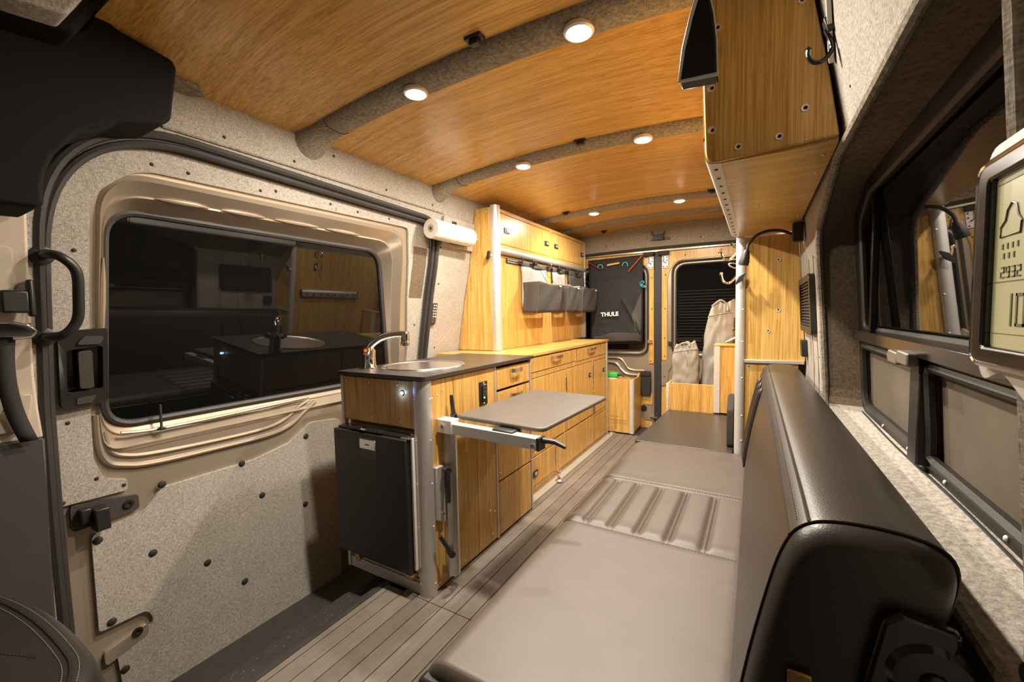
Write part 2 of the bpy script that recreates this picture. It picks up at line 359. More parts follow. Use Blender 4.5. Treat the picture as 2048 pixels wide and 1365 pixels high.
# dried dirt on the sill
b = B(); random.seed(3)
for k in range(160):
    t = random.random(); y = .55+.62*t; x = -.76-.10*random.random(); r = .001+.004*random.random()**2; zz = -.075-.1*(-.71-x)
    b.lathe([(r, 0), (r*.6, .0012), (0, .0016)], (x, y, zz+.0005), n=5)
o = b.build('dried_dirt', 'dust', sill, smooth=0); o['kind'] = 'stuff'

# ---- left wall with the sliding door opening
opening = rpoly([(.340, -.24), (.340, 1.695), (1.955, 1.662), (1.955, -.24)], [.02, .36, .14, .02], 14)
b = B(); b.sheet([(-.7, -.29), (4.1, -.29), (4.1, 1.90), (-.7, 1.90)], [opening], mL, -.006, 0.0, vs=VZ)
wall_left = struct(b.build('wall_left', 'fabric', smooth=25), 'light grey tweed fabric side wall')
# horizontal welt above the door and stepped shelf panel by the tall cabinet
b = B(); b.sheet(rpoly([(1.985, 1.525), (2.30, 1.525), (2.30, 1.70), (1.985, 1.70)], .012, 4), [rpoly([(2.04, 1.545), (2.24, 1.545), (2.24, 1.585), (2.04, 1.585)], .01, 3)], mL, 0.0, .022, vs=VZ); b.build('wall_panel', 'fabric', wall_left, smooth=25, bevel=.003)
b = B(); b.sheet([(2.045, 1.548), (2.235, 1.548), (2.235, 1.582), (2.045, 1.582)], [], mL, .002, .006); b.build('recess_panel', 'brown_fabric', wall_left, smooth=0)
b = B(); b.tube([mL(y, 1.715, .004) for y in np.linspace(.62, 2.0, 24)], .004, 6); b.build('welt', 'rib_fabric', wall_left)
for y, z in [(.66, 1.70), (.80, 1.745), (1.06, 1.74), (1.13, 1.83), (1.24, 1.815), (1.55, 1.745), (1.90, 1.745), (1.93, 1.815), (2.0, 1.52), (2.02, 1.30), (2.05, .90), (.62, 1.69)]:
    piece('screw', BLK, wall_left, mL(y, z, 0.0), (1, 0, 0))
# weatherstrip round the opening (ribbed rubber, two tubes)
for k, (off, r, t) in enumerate(((0.0, .014, .012), (-.024, .012, .002))):
    P = rpoly([(.340-off*.6, -.20), (.340-off*.6, 1.695+off), (1.955+off, 1.662+off), (1.955+off, -.20)], [.0, .36, .14, .0], 16)
    b = B(); path = [];
    for i in range(len(P)-1):
        p, q = P[i], P[i+1]; n = max(1, int(math.dist(p, q)/.06))
        path += [mL(p[0]+(q[0]-p[0])*j/n, p[1]+(q[1]-p[1])*j/n, t) for j in range(n)]
    path.append(mL(*P[-1], t)); b.tube(path, r, 8)
    if k == 0: seal = struct(b.build('trim_2', 'rubber'), 'black rubber weatherstrip around the sliding door')
    else: b.build('inner_lip', 'rubber', seal)

# ---- sliding door (door_1)
door = struct(T('door_1', 'champagne sliding side door with dark window and tweed fabric panels', None, (xw(0), 1.15, -.2)))
frame_out = rpoly([(.462, .66), (.468, 1.562), (1.72, 1.575), (1.80, .66)], [.05, .14, .11, .05], 14)
glass_out = rpoly([(.487, .745), (.512, 1.462), (1.635, 1.462), (1.725, .745)], [.09, .10, .11, .06], 10)
def dm(y, z, t): return mL(y, z, t-.035)
full = rpoly([(.352, -.215), (.352, 1.68), (1.945, 1.648), (1.945, -.215)], [.02, .35, .13, .02], 14)
b = B(); b.sheet(full, [frame_out], dm, -.02, 0.0, vs=VZ); skin = b.build('door_skin', 'champagne', door, smooth=25)
def ring(b, A, Bq, ta, tb, fn):
    n = len(A); v = [fn(p[0], p[1], ta) for p in A]+[fn(p[0], p[1], tb) for p in Bq]
    b.raw(v, [(i, (i+1) % n, n+(i+1) % n, n+i) for i in range(n)])
def resamp(P, n):
    d = [0]; m = len(P)
    for i in range(m): d.append(d[-1]+math.dist(P[i], P[(i+1) % m]))
    out = []; j = 0
    for k in range(n):
        s = d[-1]*k/n
        while d[j+1] < s: j += 1
        q = (s-d[j])/max(1e-9, d[j+1]-d[j]); p0, p1 = P[j], P[(j+1) % m]; out.append((p0[0]+(p1[0]-p0[0])*q, p0[1]+(p1[1]-p0[1])*q))
    return out
A = resamp(frame_out, 260); G = resamp(glass_out, 260)
def pane(y, z, t): return (-1.217+(z-.745)*.088+t, y, z)
def mixl(q): return [(a[0]*(1-q)+g[0]*q, a[1]*(1-q)+g[1]*q) for a, g in zip(A, G)]
b = B(); ring(b, A, mixl(.18), 0.0, .012, dm); ring(b, mixl(.18), mixl(.55), .012, -.03, dm); ring(b, mixl(.55), mixl(.62), -.03, -.026, dm); n_ = len(G); H_ = mixl(.62); b.raw([dm(p[0], p[1], -.026) for p in H_]+[pane(p[0], p[1], 0) for p in G], [(i, (i+1) % n_, n_+(i+1) % n_, n_+i) for i in range(n_)])
b.build('window_surround', 'champagne', door, smooth=50)
# pressed ribs of the surround
b = B()
for (y0, z0, y1, z1) in [(.62, 1.505, .78, 1.507), (.82, 1.508, .98, 1.51), (1.02, 1.51, 1.22, 1.512), (1.26, 1.512, 1.45, 1.512), (.486, 1.02, .492, 1.30), (.72, .705, .98, .703), (1.03, .703, 1.25, .703)]:
    b.tube([dm(y0+(y1-y0)*k/4, z0+(z1-z0)*k/4, -.024) for k in range(5)], [.002, .008, .009, .008, .002], 8)
b.build('pressed_ribs', 'champagne', skin)
b = B(); b.tube([pane(p[0], p[1], .004) for p in resamp(glass_out, 200)], .013, 8, closed=True); b.build('window_seal', 'rubber', door)
b = B(); b.sheet(glass_out, [], pane, -.006, 0.0); wp = b.build('window_pane', 'glass', door, smooth=0)
# pressed shelf below the window
def bead(pts, r, t, mat='champagne', name='bead', flat=1):
    b = B(); b.tube(spline([dm(y, z, t) for y, z in pts], 8), r, 8, flat=flat); return b.build(name, mat, skin)
bead([(.462, .80), (.463, .70), (.480, .64), (.52, .615), (.60, .598), (.80, .592), (1.0, .592), (1.10, .612), (1.17, .66), (1.23, .70)], .010, .002)
bead([(.478, .74), (.49, .675), (.53, .645), (.62, .63), (.85, .622), (1.0, .625), (1.08, .645), (1.15, .69), (1.20, .712)], .008, -.001)
bead([(.52, .725), (.60, .715), (.8, .715), (1.2, .725)], .006, -.002)
# tweed panels
up_out = rpoly([(.366, .535), (.362, 1.655), (1.925, 1.630), (1.93, .60), (1.822, .60), (1.83, .90), (1.742, 1.59), (1.70, 1.592), (.56, 1.575), (.452, 1.47), (.446, .66), (.47, .585), (.525, .567), (.524, .53)],
               [.01, .33, .12, .01, .02, .02, .07, .07, .16, .14, .06, .05, .01, .01], 12)
def dp(y, z, t): return mL(y, z, t-.03)
b = B(); b.sheet(up_out, [], dp, -.004, .008, vs=VZ); o = b.build('upper_fabric_panel', 'fabric', door, smooth=25, bevel=.003)
b = B(); b.box(xw(1.6)-.022+.0, xw(1.6)-.0205, 1.279, 1.2805, 1.59, 1.64); b.build('panel_joint', 'black_matte', o, smooth=0)
b = B(); b.sheet([(1.80, 1.21), (1.905, 1.21), (1.905, 1.50), (1.795, 1.50)], [], dp, .004, .010, vs=VZ); b.build('fabric_patch', 'brown_fabric', door, smooth=25)
lowp = rpoly([(.423, .10), (.426, .42), (.555, .440), (.590, .475), (.615, .502), (.935, .505), (1.09, .535), (1.195, .605), (1.36, .59), (1.30, -.19), (.47, -.20), (.46, .0), (.565, .045), (.548, .098)],
             [.012, .03, .04, .03, .03, .05, .05, .05, .03, .02, .01, .01, .03, .03], 6)
b = B(); b.sheet(lowp, [], dp, -.004, .010, vs=VZ); lo = b.build('lower_fabric_panel', 'fabric', door, smooth=25, bevel=.003)
for y, z in [(.440, .395), (.617, .515), (.885, .505), (.575, .285), (.955, .345), (.735, .165), (1.145, .23), (.455, .115), (1.17, .545), (.86, .02), (.475, -.06)]:
    piece('plug', PLUG, lo, dp(y, z, .009), (1, 0, -.03))
for y, z in [(.418, 1.31), (.60, 1.600), (.70, 1.60), (1.0, 1.612), (1.25, 1.615), (1.40, 1.61), (1.60, 1.615), (.395, .79), (.45, .595), (.372, .545), (1.87, 1.05), (1.88, .80), (.515, .55), (.94, 1.60)]:
    piece('screw', BLK, door, dp(y, z, .008), (1, 0, 0))
# door latch housing
lt = B(); hs = rpoly([(.378, .835), (.374, 1.072), (.484, 1.080), (.484, .845)], [.02, .03, .012, .012], 5)
lt.sheet(hs, [rpoly([(.392, .885), (.392, 1.015), (.472, 1.025), (.472, .89)], .008, 3)], dp, .004, .034, vs=VZ); lh = lt.build('latch_housing', 'black', door, smooth=30, bevel=.004)
b = B(); b.sheet([(.39, .88), (.39, 1.02), (.475, 1.02), (.475, .88)], [], dp, .004, .010, vs=VZ); b.build('latch_recess', 'black_gloss', lh, smooth=30)
b = B(); b.sheet(rpoly([(.418, .895), (.415, 1.010), (.446, 1.012), (.450, .893)], .008, 4), [], dp, .012, .040, vs=VZ); b.build('latch_lever', 'dark_plastic', lh, smooth=30, bevel=.004)
b = B(); b.sheet(rpoly([(.41, 1.03), (.43, 1.055), (.475, 1.055), (.465, 1.03)], .006, 3), [], dp, .034, .040); b.build('upper_tab', 'dark_plastic', lh, smooth=30, bevel=.002)
b = B(); b.sheet(rpoly([(.41, .845), (.412, .866), (.455, .870), (.446, .847)], .004, 3), [], dp, .034, .037); b.build('lower_tab', 'dark_plastic', lh, smooth=30, bevel=.002)
# lock pin and roller brackets
b = B(); b.lathe([(.014, 0), (.014, .004), (.006, .008), (.004, .012), (.0045, .085), (.003, .09), (0, .09)], dm(.627, .712, .010), (0.0, 0, 1), 12); b.build('lock_pin', 'black', door)
for k, (z, dz) in enumerate(((.475, 0), (.035, 0))):
    q = B(); q.sheet(rpoly([(.385, z-.03), (.385, z+.055), (.55, z+.03), (.55, z-.02)] if k == 0 else [(.43, z-.055), (.43, z-.01), (.545, z+.02), (.545, z-.02)], .012, 4), [], dm, .0, .016, vs=VZ); br = q.build('roller_bracket', 'dark_plastic' if k == 0 else 'champagne', door, smooth=30, bevel=.004)
    q = B(); q.lathe([(.014, 0), (.014, .006), (.007, .006), (.005, .002), (0, .002)], dm(.522 if k == 0 else .515, z+.008, .016), (1, 0, 0), 14); q.build('bolt', 'black', br)
    if k == 0:
        q = B(); p = dm(.440, z-.005, .016); q.box(p[0], p[0]+.055, p[1]-.014, p[1]+.022, p[2]-.030, p[2]+.040); q.box(p[0], p[0]+.03, p[1]-.040, p[1]-.014, p[2]+.0, p[2]+.045); q.build('roller_block', 'black', br, bevel=.004)

# ---- B-pillar left of the door
pil = struct(T('trim_3', 'beige pillar trim with fabric edge beside the sliding door', None, (xw(.5), .25, -.2)))
b = B(); b.sheet([(-.5, .795), (.333, .768), (.322, .95), (.318, 1.40), (.300, 1.6), (-.5, 1.6)], [], mL, 0.0, .030, vs=VZ); b.build('pillar_cover', 'beige_plastic', pil, smooth=30, bevel=.006)
b = B(); b.sheet([(-.5, -.2), (.315, -.2), (.330, .50), (.335, .768), (-.5, .797)], [], mL, 0.0, .036, vs=VZ); b.build('lower_cover', 'dark_plastic', pil, smooth=30, bevel=.006)
b = B(); b.sheet([(.30, -.2), (.338, -.2), (.346, .60), (.338, 1.2), (.336, 1.55), (.30, 1.6)], [], mL, 0.0, .020, vs=VZ); b.build('fabric_edge', 'fabric', pil, smooth=30)
b = B(); b.sheet(rpoly([(.2, 1.17), (.2, 1.30), (.288, 1.295), (.290, 1.20), (.275, 1.17)], .01, 3), [], mL, .03, .034); b.build('belt_slot', 'beige_plastic', pil, smooth=30, bevel=.002)
b = B(); b.sheet(rpoly([(.10, .80), (.30, .80), (.315, .90), (.29, .90), (.27, .86)], .02, 3), [], mL, .03, .045); b.build('cover_step', 'beige_plastic', pil, smooth=30, bevel=.006)
# grab handle
gh = T('grab_handle', 'black tubular grab handle mounted at the edge of the sliding door', 'handle', mL(.345, 1.05, .02))
b = B(); b.tube(spline([mL(.346, 1.283, .02), mL(.350, 1.285, .05), mL(.372, 1.275, .075), mL(.398, 1.24, .080), mL(.402, 1.17, .080), mL(.399, 1.105, .078), mL(.376, 1.066, .075), mL(.350, 1.058, .05), mL(.346, 1.058, .02)], 6), .0125, 12); b.build('grip', 'black', gh)
for z in (1.283, 1.058):
    b = B(); b.lathe([(.026, 0), (.026, .006), (.016, .010), (0, .010)], mL(.344, z, .018), (1, 0, 0), 16); b.build('flange', 'black', gh)
# seat belt
sb = T('seat_belt', 'black seat belt with metal tongue hanging on the beige pillar', 'seat belt', mL(.27, .8, .04))
b = B(); b.obox(mL(.288, 1.155, .055), (1, 0, 0), (0, 1, 0), (0, 0, 1), .012, .026, .030); b.obox(mL(.316, 1.165, .055), (1, 0, 0), (0, 1, 0), (0, 0, 1), .012, .007, .05); b.build('belt_guide', 'black', sb, bevel=.006)
b = B(); b.tube(spline([mL(.28, 1.10, .060), mL(.305, 1.09, .062), mL(.320, 1.075, .062), mL(.312, 1.062, .062), mL(.28, 1.058, .06)], 5), .0055, 8); b.obox(mL(.285, 1.08, .06), (1, 0, 0), (0, 1, 0), (0, 0, 1), .002, .03, .018); b.build('tongue', 'chrome', sb, bevel=.001)
b = B(); b.grid(lambda u, v: (lambda z: mL(.255+.035*u - .012*math.sin(3*v)+.03*v*v, z, .050+.01*math.sin(2.5*v)))(1.09-.32*v), 2, 16); b.build('webbing', 'black_matte', sb, solid=.002)

# ---- dark headliner shelf in the upper left corner
sh = [(.20, 1.99), (.446, 1.99), (.452, 1.885), (.462, 1.866), (.588, 1.846), (.596, 1.826), (.574, 1.672), (.552, 1.652), (.458, 1.623), (.384, 1.575), (.332, 1.50), (.315, 1.453), (.309, 1.415), (.309, 1.378), (.296, 1.368), (.10, 1.36)]
hl = struct(T('trim_4', 'dark moulded headliner shelf above the cab', None, (-.9, .35, 1.36)))
b = B(); b.prism(rpoly(sh, [0, 0, .03, .05, .03, .02, .03, .02, .05, .06, .06, .04, .02, .012, .01, 0], 4), 'yz', -.80, -.985); b.build('moulding', 'dark_headliner', hl, smooth=40, bevel=.022, seg=4)
b = B(); b.prism(rpoly([(.10, 1.99), (.435, 1.99), (.44, 1.90), (.40, 1.83), (.36, 1.76), (.10, 1.74)], .02, 4), 'yz', -.70, -.81); b.build('visor_ledge', 'dark_headliner', hl, smooth=40, bevel=.03, seg=4)
b = B(); b.prism(rpoly([(.10, 1.97), (.43, 1.97), (.361, 1.814), (.327, 1.752), (.258, 1.742), (.10, 1.735)], .015, 4), 'yz', -.62, -.70); b.build('grey_pad', 'fabric', hl, smooth=40, bevel=.02, seg=3)
b = B(); b.sheet(rpoly([(-.965, .56), (-.965, .70), (-.935, .725), (-.905, .70), (-.905, .56)], .008, 3), [], mC, -.004, .016); b.build('fabric_bracket', 'rib_fabric', hl, smooth=30, bevel=.004)

# ---- ceiling: bamboo panels per bay, fabric-wrapped roof ribs
b = B(); b.sheet([(-1.0, -.6), (.80, -.6), (.80, 4.1), (-1.0, 4.1)], [], mC, -.03, -.012, us=np.linspace(-.9, .7, 14)); ceiling = struct(b.build('ceiling', 'rib_fabric', smooth=30), 'arched bamboo panel ceiling crossed by fabric-wrapped ribs')
RIBS = [1.13, 1.95, 3.13, 3.62]
ys = [-.6, 1.13, 1.95, 3.13, 3.62, 4.06]
for i in range(5):
    b = B(); b.sheet([(-.985, ys[i]+.002), (.79, ys[i]+.002), (.79, ys[i+1]-.002), (-.985, ys[i+1]-.002)], [], mC, -.012, 0.0, us=np.linspace(-.9, .7, 14)); b.build('ceiling_panel', 'bamboo_x', ceiling, smooth=30)
for i, y in enumerate(RIBS):
    wd = (.062, .058, .062, .055)[i]; b = B(); n = 40; pts = []
    for k in range(n+1):
        x = -.985+1.76*k/n; e = max(0, (-.86-x)/.125); pts.append((x, e))
    rows = []
    for x, e in pts:
        d = .034+.055*e**1.5; row = []
        for j in range(11):
            a = PI*j/10; row.append((x, y-math.cos(a)*(wd+.012*e), zc(x)+.004-d*math.sin(a)**.8))
        rows.append(row)
    v = [p for r in rows for p in r]; b.raw(v, [(r*11+j, r*11+j+1, (r+1)*11+j+1, (r+1)*11+j) for r in range(n) for j in range(10)])
    rb = b.build('roof_rib', 'rib_fabric', ceiling, smooth=60)
    b = B(); x = -.80; b.tube([(x, y-math.cos(PI*j/10)*wd, zc(x)+.003-.0345*math.sin(PI*j/10)**.8) for j in range(11)], .0015, 5); b.build('rib_seam', 'black_matte', rb)
# ---- ceiling lights
lab = {(0, 0): 'left puck light on the roof rib nearest the camera', (0, 1): 'right puck light on the roof rib nearest the camera, brightest and largest', (1, 0): 'left puck light on the second roof rib from the camera', (1, 1): 'right puck light on the second roof rib from the camera',
       (2, 0): 'left puck light on the third roof rib, above the bag rail', (2, 1): 'right puck light on the third roof rib, near the rear doors'}
LXY = [(-.372, 1.125, .226, 1.125), (-.400, 1.945, .208, 1.945), (-.435, 3.13, .180, 3.13)]
for i, (xa, y, xb, y2) in enumerate(LXY):
    for j, x in enumerate((xa, xb)):
        z = zc(x)-.029; t = T('ceiling_light', lab[(i, j)], 'light', (x, y, z), 'recessed puck lights along the roof ribs')
        b = B(); b.lathe([(.042, .004), (.042, -.006), (.036, -.010), (.032, -.008)], (x, y, z), n=28); b.build('trim_ring', 'alu_white', t)
        b = B(); b.lathe([(.0325, -.0085), (.024, -.013), (.012, -.0155), (0, -.016)], (x, y, z), n=24); b.build('lens', 'led', t)
        ld = bpy.data.lights.new('ceiling_lamp', 'AREA'); ld.shape = 'DISK'; ld.size = .06; ld.energy = LIGHT_W*(1.08, 1.0, .75)[i]; ld.color = LIGHT_COL
        lo_ = bpy.data.objects.new('lamp_light', ld); COL.objects.link(lo_); lo_.location = (0, 0, -.019); lo_.parent = t
# black clips on the ceiling
def clip(x, y, lbl):
    t = T('ceiling_clip', lbl, 'clip', (x, y, zc(x)), 'small black clips screwed to the ceiling'); z = zc(x)
    b = B(); b.box(x-.028, x+.028, y-.016, y+.016, z-.008, z+.002); b.build('plate', 'black', t, bevel=.002)
    b = B(); b.box(x-.016, x+.016, y-.010, y+.012, z-.022, z-.008); b.build('tongue', 'black', t, bevel=.003)
clip(-.065, 1.045, 'small black clip on the ceiling just before the nearest rib'); clip(-.067, 1.892, 'small black clip on the ceiling just before the second rib')
clip(-.634, 3.045, 'small black clip on the ceiling above the upper cabinet doors'); clip(-.62, 3.93, 'small black clip on the ceiling at the rear header, left'); clip(.392, 3.05, 'small black clip on the ceiling beside the overhead cabinet'); clip(.43, 3.93, 'small black clip on the ceiling at the rear header, right')

# ---- right wall with the deep window reveal
ropen = rpoly([(.452, .775), (.452, 1.425), (1.20, 1.435), (1.60, 1.335), (1.625, .775)], [.03, .05, .12, .09, .06], 10)
b = B(); b.sheet([(-.7, -.29), (4.1, -.29), (4.1, 1.90), (-.7, 1.90)], [ropen], mR, -.006, 0.0, vs=VZR); wall_right = struct(b.build('wall_right', 'fabric', smooth=25), 'light tweed fabric wall around the driver side window')
fout = rpoly([(.35, .79), (.35, 1.43), (1.45, 1.43), (1.605, 1.37), (1.615, .79)], [.03, .05, .12, .06, .06], 10)
A2 = resamp(ropen, 140); G2 = resamp(fout, 140)
def al(P, ref):   # start both loops at the matching corner
    i = min(range(len(P)), key=lambda k: math.dist(P[k], ref)); return P[i:]+P[:i]
A2 = al(A2, (.452, .78)); G2 = al(G2, (.35, .79))
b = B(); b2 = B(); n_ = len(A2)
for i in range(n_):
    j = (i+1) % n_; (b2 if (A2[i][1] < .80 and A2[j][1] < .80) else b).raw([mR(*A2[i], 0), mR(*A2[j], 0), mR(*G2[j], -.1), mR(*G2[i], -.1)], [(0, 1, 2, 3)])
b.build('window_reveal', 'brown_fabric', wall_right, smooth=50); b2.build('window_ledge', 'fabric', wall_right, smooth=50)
b = B(); b.tube([mR(p[0], p[1], .002) for p in A2], .009, 8, closed=True); b.build('reveal_edge', 'rib_fabric', wall_right)
for y, z in [(1.9, 1.33), (1.75, 1.27), (2.1, 1.1), (.8, 1.56), (1.0, 1.50), (1.75, .93)]:
    piece('screw', TIN, wall_right, mR(y, z, 0), (-1, 0, 0))
for y in (1.78, 1.92):
    b = B(); b.tube([mR(y, z, .0005) for z in np.linspace(.75, 1.28, 8)], .0014, 5); b.build('fabric_seam', 'brown_fabric', wall_right)
# the window: outer frame, upper pane, rail, two sliding screens with latches
win = struct(T('window_1', 'driver side window with dark upper pane and two lower screens', None, (xr(.8)+.1, 1.0, .79)))
def mW(y, z, t): return (xr(z)+.1-t, y, z)
inner_up = rpoly([(.33, 1.035), (.33, 1.395), (1.42, 1.395), (1.545, 1.34), (1.555, 1.035)], [.02, .03, .08, .05, .03], 6)
lo1 = rpoly([(1.085, .815), (1.085, .985), (1.575, .985), (1.583, .815)], [.01, .01, .02, .05], 6); lo2 = rpoly([(.42, .815), (.42, .985), (1.025, .985), (1.025, .815)], .01, 4)
b = B(); b.sheet(fout, [inner_up, lo1, lo2], mW, -.01, .014, vs=VZR+[1.0]); fr = b.build('frame', 'black', win, smooth=25, bevel=.003)
b = B(); b.sheet(rpoly([(.33, 1.0), (.33, 1.025), (1.60, 1.032), (1.60, 1.004)], .003, 2), [], mW, .014, .032); b.build('mid_rail', 'black_gloss', win, smooth=25, bevel=.003)
b = B(); b.sheet(inner_up, [], mW, -.012, -.006); b.build('upper_pane', 'glass', win, smooth=25)
b = B(); b.tube([mW(p[0], p[1], .006) for p in inner_up], .008, 6, closed=True); b.build('pane_gasket', 'rubber', win)
b = B(); b.box(xr(1.2)+.085, xr(1.2)+.10, 1.405, 1.425, 1.03, 1.39); b.build('pane_mullion', 'black_gloss', win, bevel=.003)
for k, L_ in enumerate((lo1, lo2)):
    b = B(); b.sheet(L_, [], mW, -.006, -.002); sc = b.build('screen', 'screen_mesh', win, smooth=25)
    ca = resamp(L_, 80); b = B(); b.tube([mW(p[0], p[1], .012) for p in ca], .009, 6, closed=True); b.build('screen_frame', 'black', win)
b = B(); b.box(xr(.9)+.070, xr(.9)+.09, 1.028, 1.080, .80, .99); b.build('centre_post', 'black', win, bevel=.003)
for k, y in enumerate((1.045, 1.11)):
    z = .998-.004*k; x = xr(1)+.1
    b = B(); b.box(x-.030, x-.012, y-.012, y+.03, z-.012, z+.012); lt_ = b.build('latch', 'black', win, bevel=.003)
    b = B(); b.prism(rpoly([(y-.045, z-.012), (y-.045, z+.012), (y+.015, z+.014), (y+.028, z+.004), (y+.015, z-.012)], .004, 3), 'yz', x-.048, x-.030); b.build('latch_grip', 'latch_silver', lt_, bevel=.003)
for y in (.55, .75, .95, 1.15, 1.35):
    piece('screw', RIV, win, mW(y, .800, .015), (-1, 0, .3))
b = B(); b.tube([mW(y, .790+.003*math.sin(9*y), .022) for y in np.linspace(.5, 1.55, 30)], .0022, 6); b.build('cable', 'black', win)

# ---- unseen dark panel added behind the camera for reflections and bounce
b = B(); b.box(-1.2, .9, -.72, -.70, -.3, 1.0); struct(b.build('wall_front', 'cab_dark', smooth=0), 'dark unseen panel added behind the camera in place of the cab')

# ---- rear wall: header, jambs, two doors with windows
YR = 4.05
b = B()
hdr = [(-1.0, 1.672)] + [(x, 1.672+.0*x) for x in np.linspace(-.9, .7, 12)] + [(.80, 1.672), (.80, 1.86)] + [(x, zc(x)+.005) for x in np.linspace(.75, -.97, 20)]
b.prism(hdr, 'xz', YR-.05, YR+.06); wall_rear = struct(b.build('wall_rear', 'rib_fabric', smooth=30), 'tweed-covered header above the rear doors')
b = B(); b.tube([(x, YR-.052, 1.685-.012*abs((x+.12)/.8)**2) for x in np.linspace(-.95, .75, 24)], .012, 8); b.build('header_seal', 'rubber', wall_rear)
b = B(); b.box(-.95, .75, YR-.035, YR+.0, 1.655, 1.676); b.build('header_sill', 'champagne', wall_rear)
for x in (-.62, .22): piece('screw', BLK, wall_rear, (x, YR-.052, 1.745), (0, -1, 0))
lk = T('header_latch', 'black latch bracket with screws on the rear header', 'latch', (-.12, YR-.055, 1.75))
b = B(); b.box(-.20, -.03, YR-.060, YR-.05, 1.752, 1.772); b.build('plate', 'black', lk, bevel=.003)
b = B(); b.box(-.165, -.085, YR-.085, YR-.058, 1.752, 1.80); b.tube([(-.165, YR-.08, 1.79), (-.185, YR-.085, 1.825), (-.175, YR-.085, 1.84)], .006, 8); b.tube([(-.085, YR-.08, 1.79), (-.07, YR-.085, 1.825)], .006, 8); b.build('catch', 'black', lk, bevel=.003)
for x in (-.19, -.06, -.04): piece('screw', RIV, lk, (x, YR-.060, 1.762), (0, -1, 0))
b = B(); b.box(-.178, -.112, YR-.012, YR+.03, -.02, 1.66); struct(b.build('trim_5', 'rubber', bevel=.006), 'black vertical seal between the rear doors')
def mD(x, z, t): return (x, YR-t, z)
def rear_door(n, x0, x1, wx0, wx1, lbl, side):
    d = struct(T('door_%d' % n, lbl, None, ((x0+x1)/2, YR, 0)))
    wp_ = rpoly([(wx0, .735), (wx0, 1.525), (wx1, 1.525), (wx1, .735)], [.07, .09, .09, .07], 8)
    b = B(); b.sheet([(x0, -.02), (x0, 1.655), (x1, 1.655), (x1, -.02)], [wp_], mD, -.02, .0); sk = b.build('door_skin', 'champagne', d, smooth=0)
    ow = rpoly([(wx0-.028, .70), (wx0-.028, 1.553), (wx1+.028, 1.553), (wx1+.028, .70)], [.09, .11, .11, .09], 8)
    a, g = resamp(ow, 90), resamp(wp_, 90)
    b = B(); ring(b, a, g, .012, -.012, mD); b.build('window_surround', 'champagne', d, smooth=50)
    b = B(); b.tube([mD(p[0], p[1], .012) for p in a], .010, 8, closed=True); b.build('surround_edge', 'rubber', d)
    b = B(); b.tube([mD(p[0], p[1], -.006) for p in g], .009, 8, closed=True); b.build('window_seal', 'rubber', d)
    b = B(); b.sheet(wp_, [], mD, -.016, -.012); b.build('window_pane', 'glass', d, smooth=0)
    b = B()
    for k in range(20): b.box(wx0+.02, wx1-.02, YR+.0112, YR+.0118, .78+k*.0265, .7814+k*.0265)
    b.build('defroster_lines', 'defroster', d, smooth=0)
    return d, sk
dl, dls = rear_door(2, -.99, -.178, -.86, -.262, 'left rear door with bamboo trim and black bag hanging over its window', -1)
b = B(); b.sheet([(-.99, 1.545), (-.99, 1.650), (-.180, 1.650), (-.180, .62), (-.226, .62), (-.226, 1.47), (-.26, 1.53), (-.30, 1.558)], [], mD, .004, .012); b.build('upper_bamboo_trim', 'bamboo_z', dl, smooth=0)
low = rpoly([(-.99, .0), (-.99, .53), (-.64, .53), (-.56, .525), (-.50, .49), (-.43, .47), (-.345, .465), (-.315, .40), (-.27, .37), (-.205, .34), (-.192, .32), (-.192, .225), (-.27, .225), (-.305, .19), (-.305, .10), (-.27, .065), (-.192, .06), (-.192, .0)], [0, 0, .05, .04, .05, .05, .04, .04, .04, .03, .02, .01, .03, .03, .03, .03, .01, 0], 4)
b = B(); b.sheet(low, [], mD, .004, .014); b.build('lower_bamboo_panel', 'bamboo_z', dl, smooth=0)
for pts, r in (([(-.70, .62), (-.58, .615), (-.53, .60), (-.49, .55), (-.44, .51), (-.36, .50), (-.30, .50), (-.25, .47)], .014), ([(-.62, .66), (-.50, .655), (-.45, .60), (-.42, .56), (-.36, .545), (-.27, .545)], .011), ([(-.62, .69), (-.36, .69), (-.28, .70), (-.24, .74)], .010)):
    b = B(); b.tube(spline([mD(x, z, .004) for x, z in pts], 6), r, 8); b.build('bead', 'champagne', dls)
b = B(); b.box(-.305, -.20, YR-.007, YR, .075, .225); b.build('latch_recess', 'champagne', dl)
b = B(); b.lathe([(.028, 0), (.028, .012), (.015, .014), (0, .014)], (-.272, YR-.006, .185), (0, -1, 0), 16); b.build('round_bumper', 'black', dl)
b = B(); b.cyl((-.21, YR-.01, .105), (-.14, YR-.03, .105), .012, 10); b.build('striker', 'steel', dl)
b = B(); b.box(-.292, -.205, YR-.050, YR-.006, .315, .50); b.box(-.297, -.207, YR-.058, YR-.006, .50, .545); b.build('black_pouch', 'black_matte', dl, bevel=.006)
for x, z in [(-.20, 1.42), (-.20, 1.13), (-.205, .83), (-.21, .58+.06)]: piece('screw', BLK, dl, mD(x, z, .012), (0, -1, 0))
for x, z in [(-.235, .29), (-.33, .44), (-.235, .03)]: piece('screw', SCR, dl, mD(x, z, .014), (0, -1, 0))
b = B(); b.box(-.236, -.19, YR-.035, YR-.012, .81, .845); b.build('window_catch', 'chrome', dl, bevel=.004)
dr, drs = rear_door(3, -.112, .76, .012, .66, 'right rear door with bamboo trim and defroster window', 1)
b = B(); b.sheet([(-.110, .655), (-.110, 1.650), (.76, 1.650), (.76, 1.575), (.08, 1.570), (.0, 1.545), (-.045, 1.47), (-.062, 1.40), (-.064, .655)], [], mD, .004, .012); b.build('upper_bamboo_trim', 'bamboo_z', dr, smooth=0)
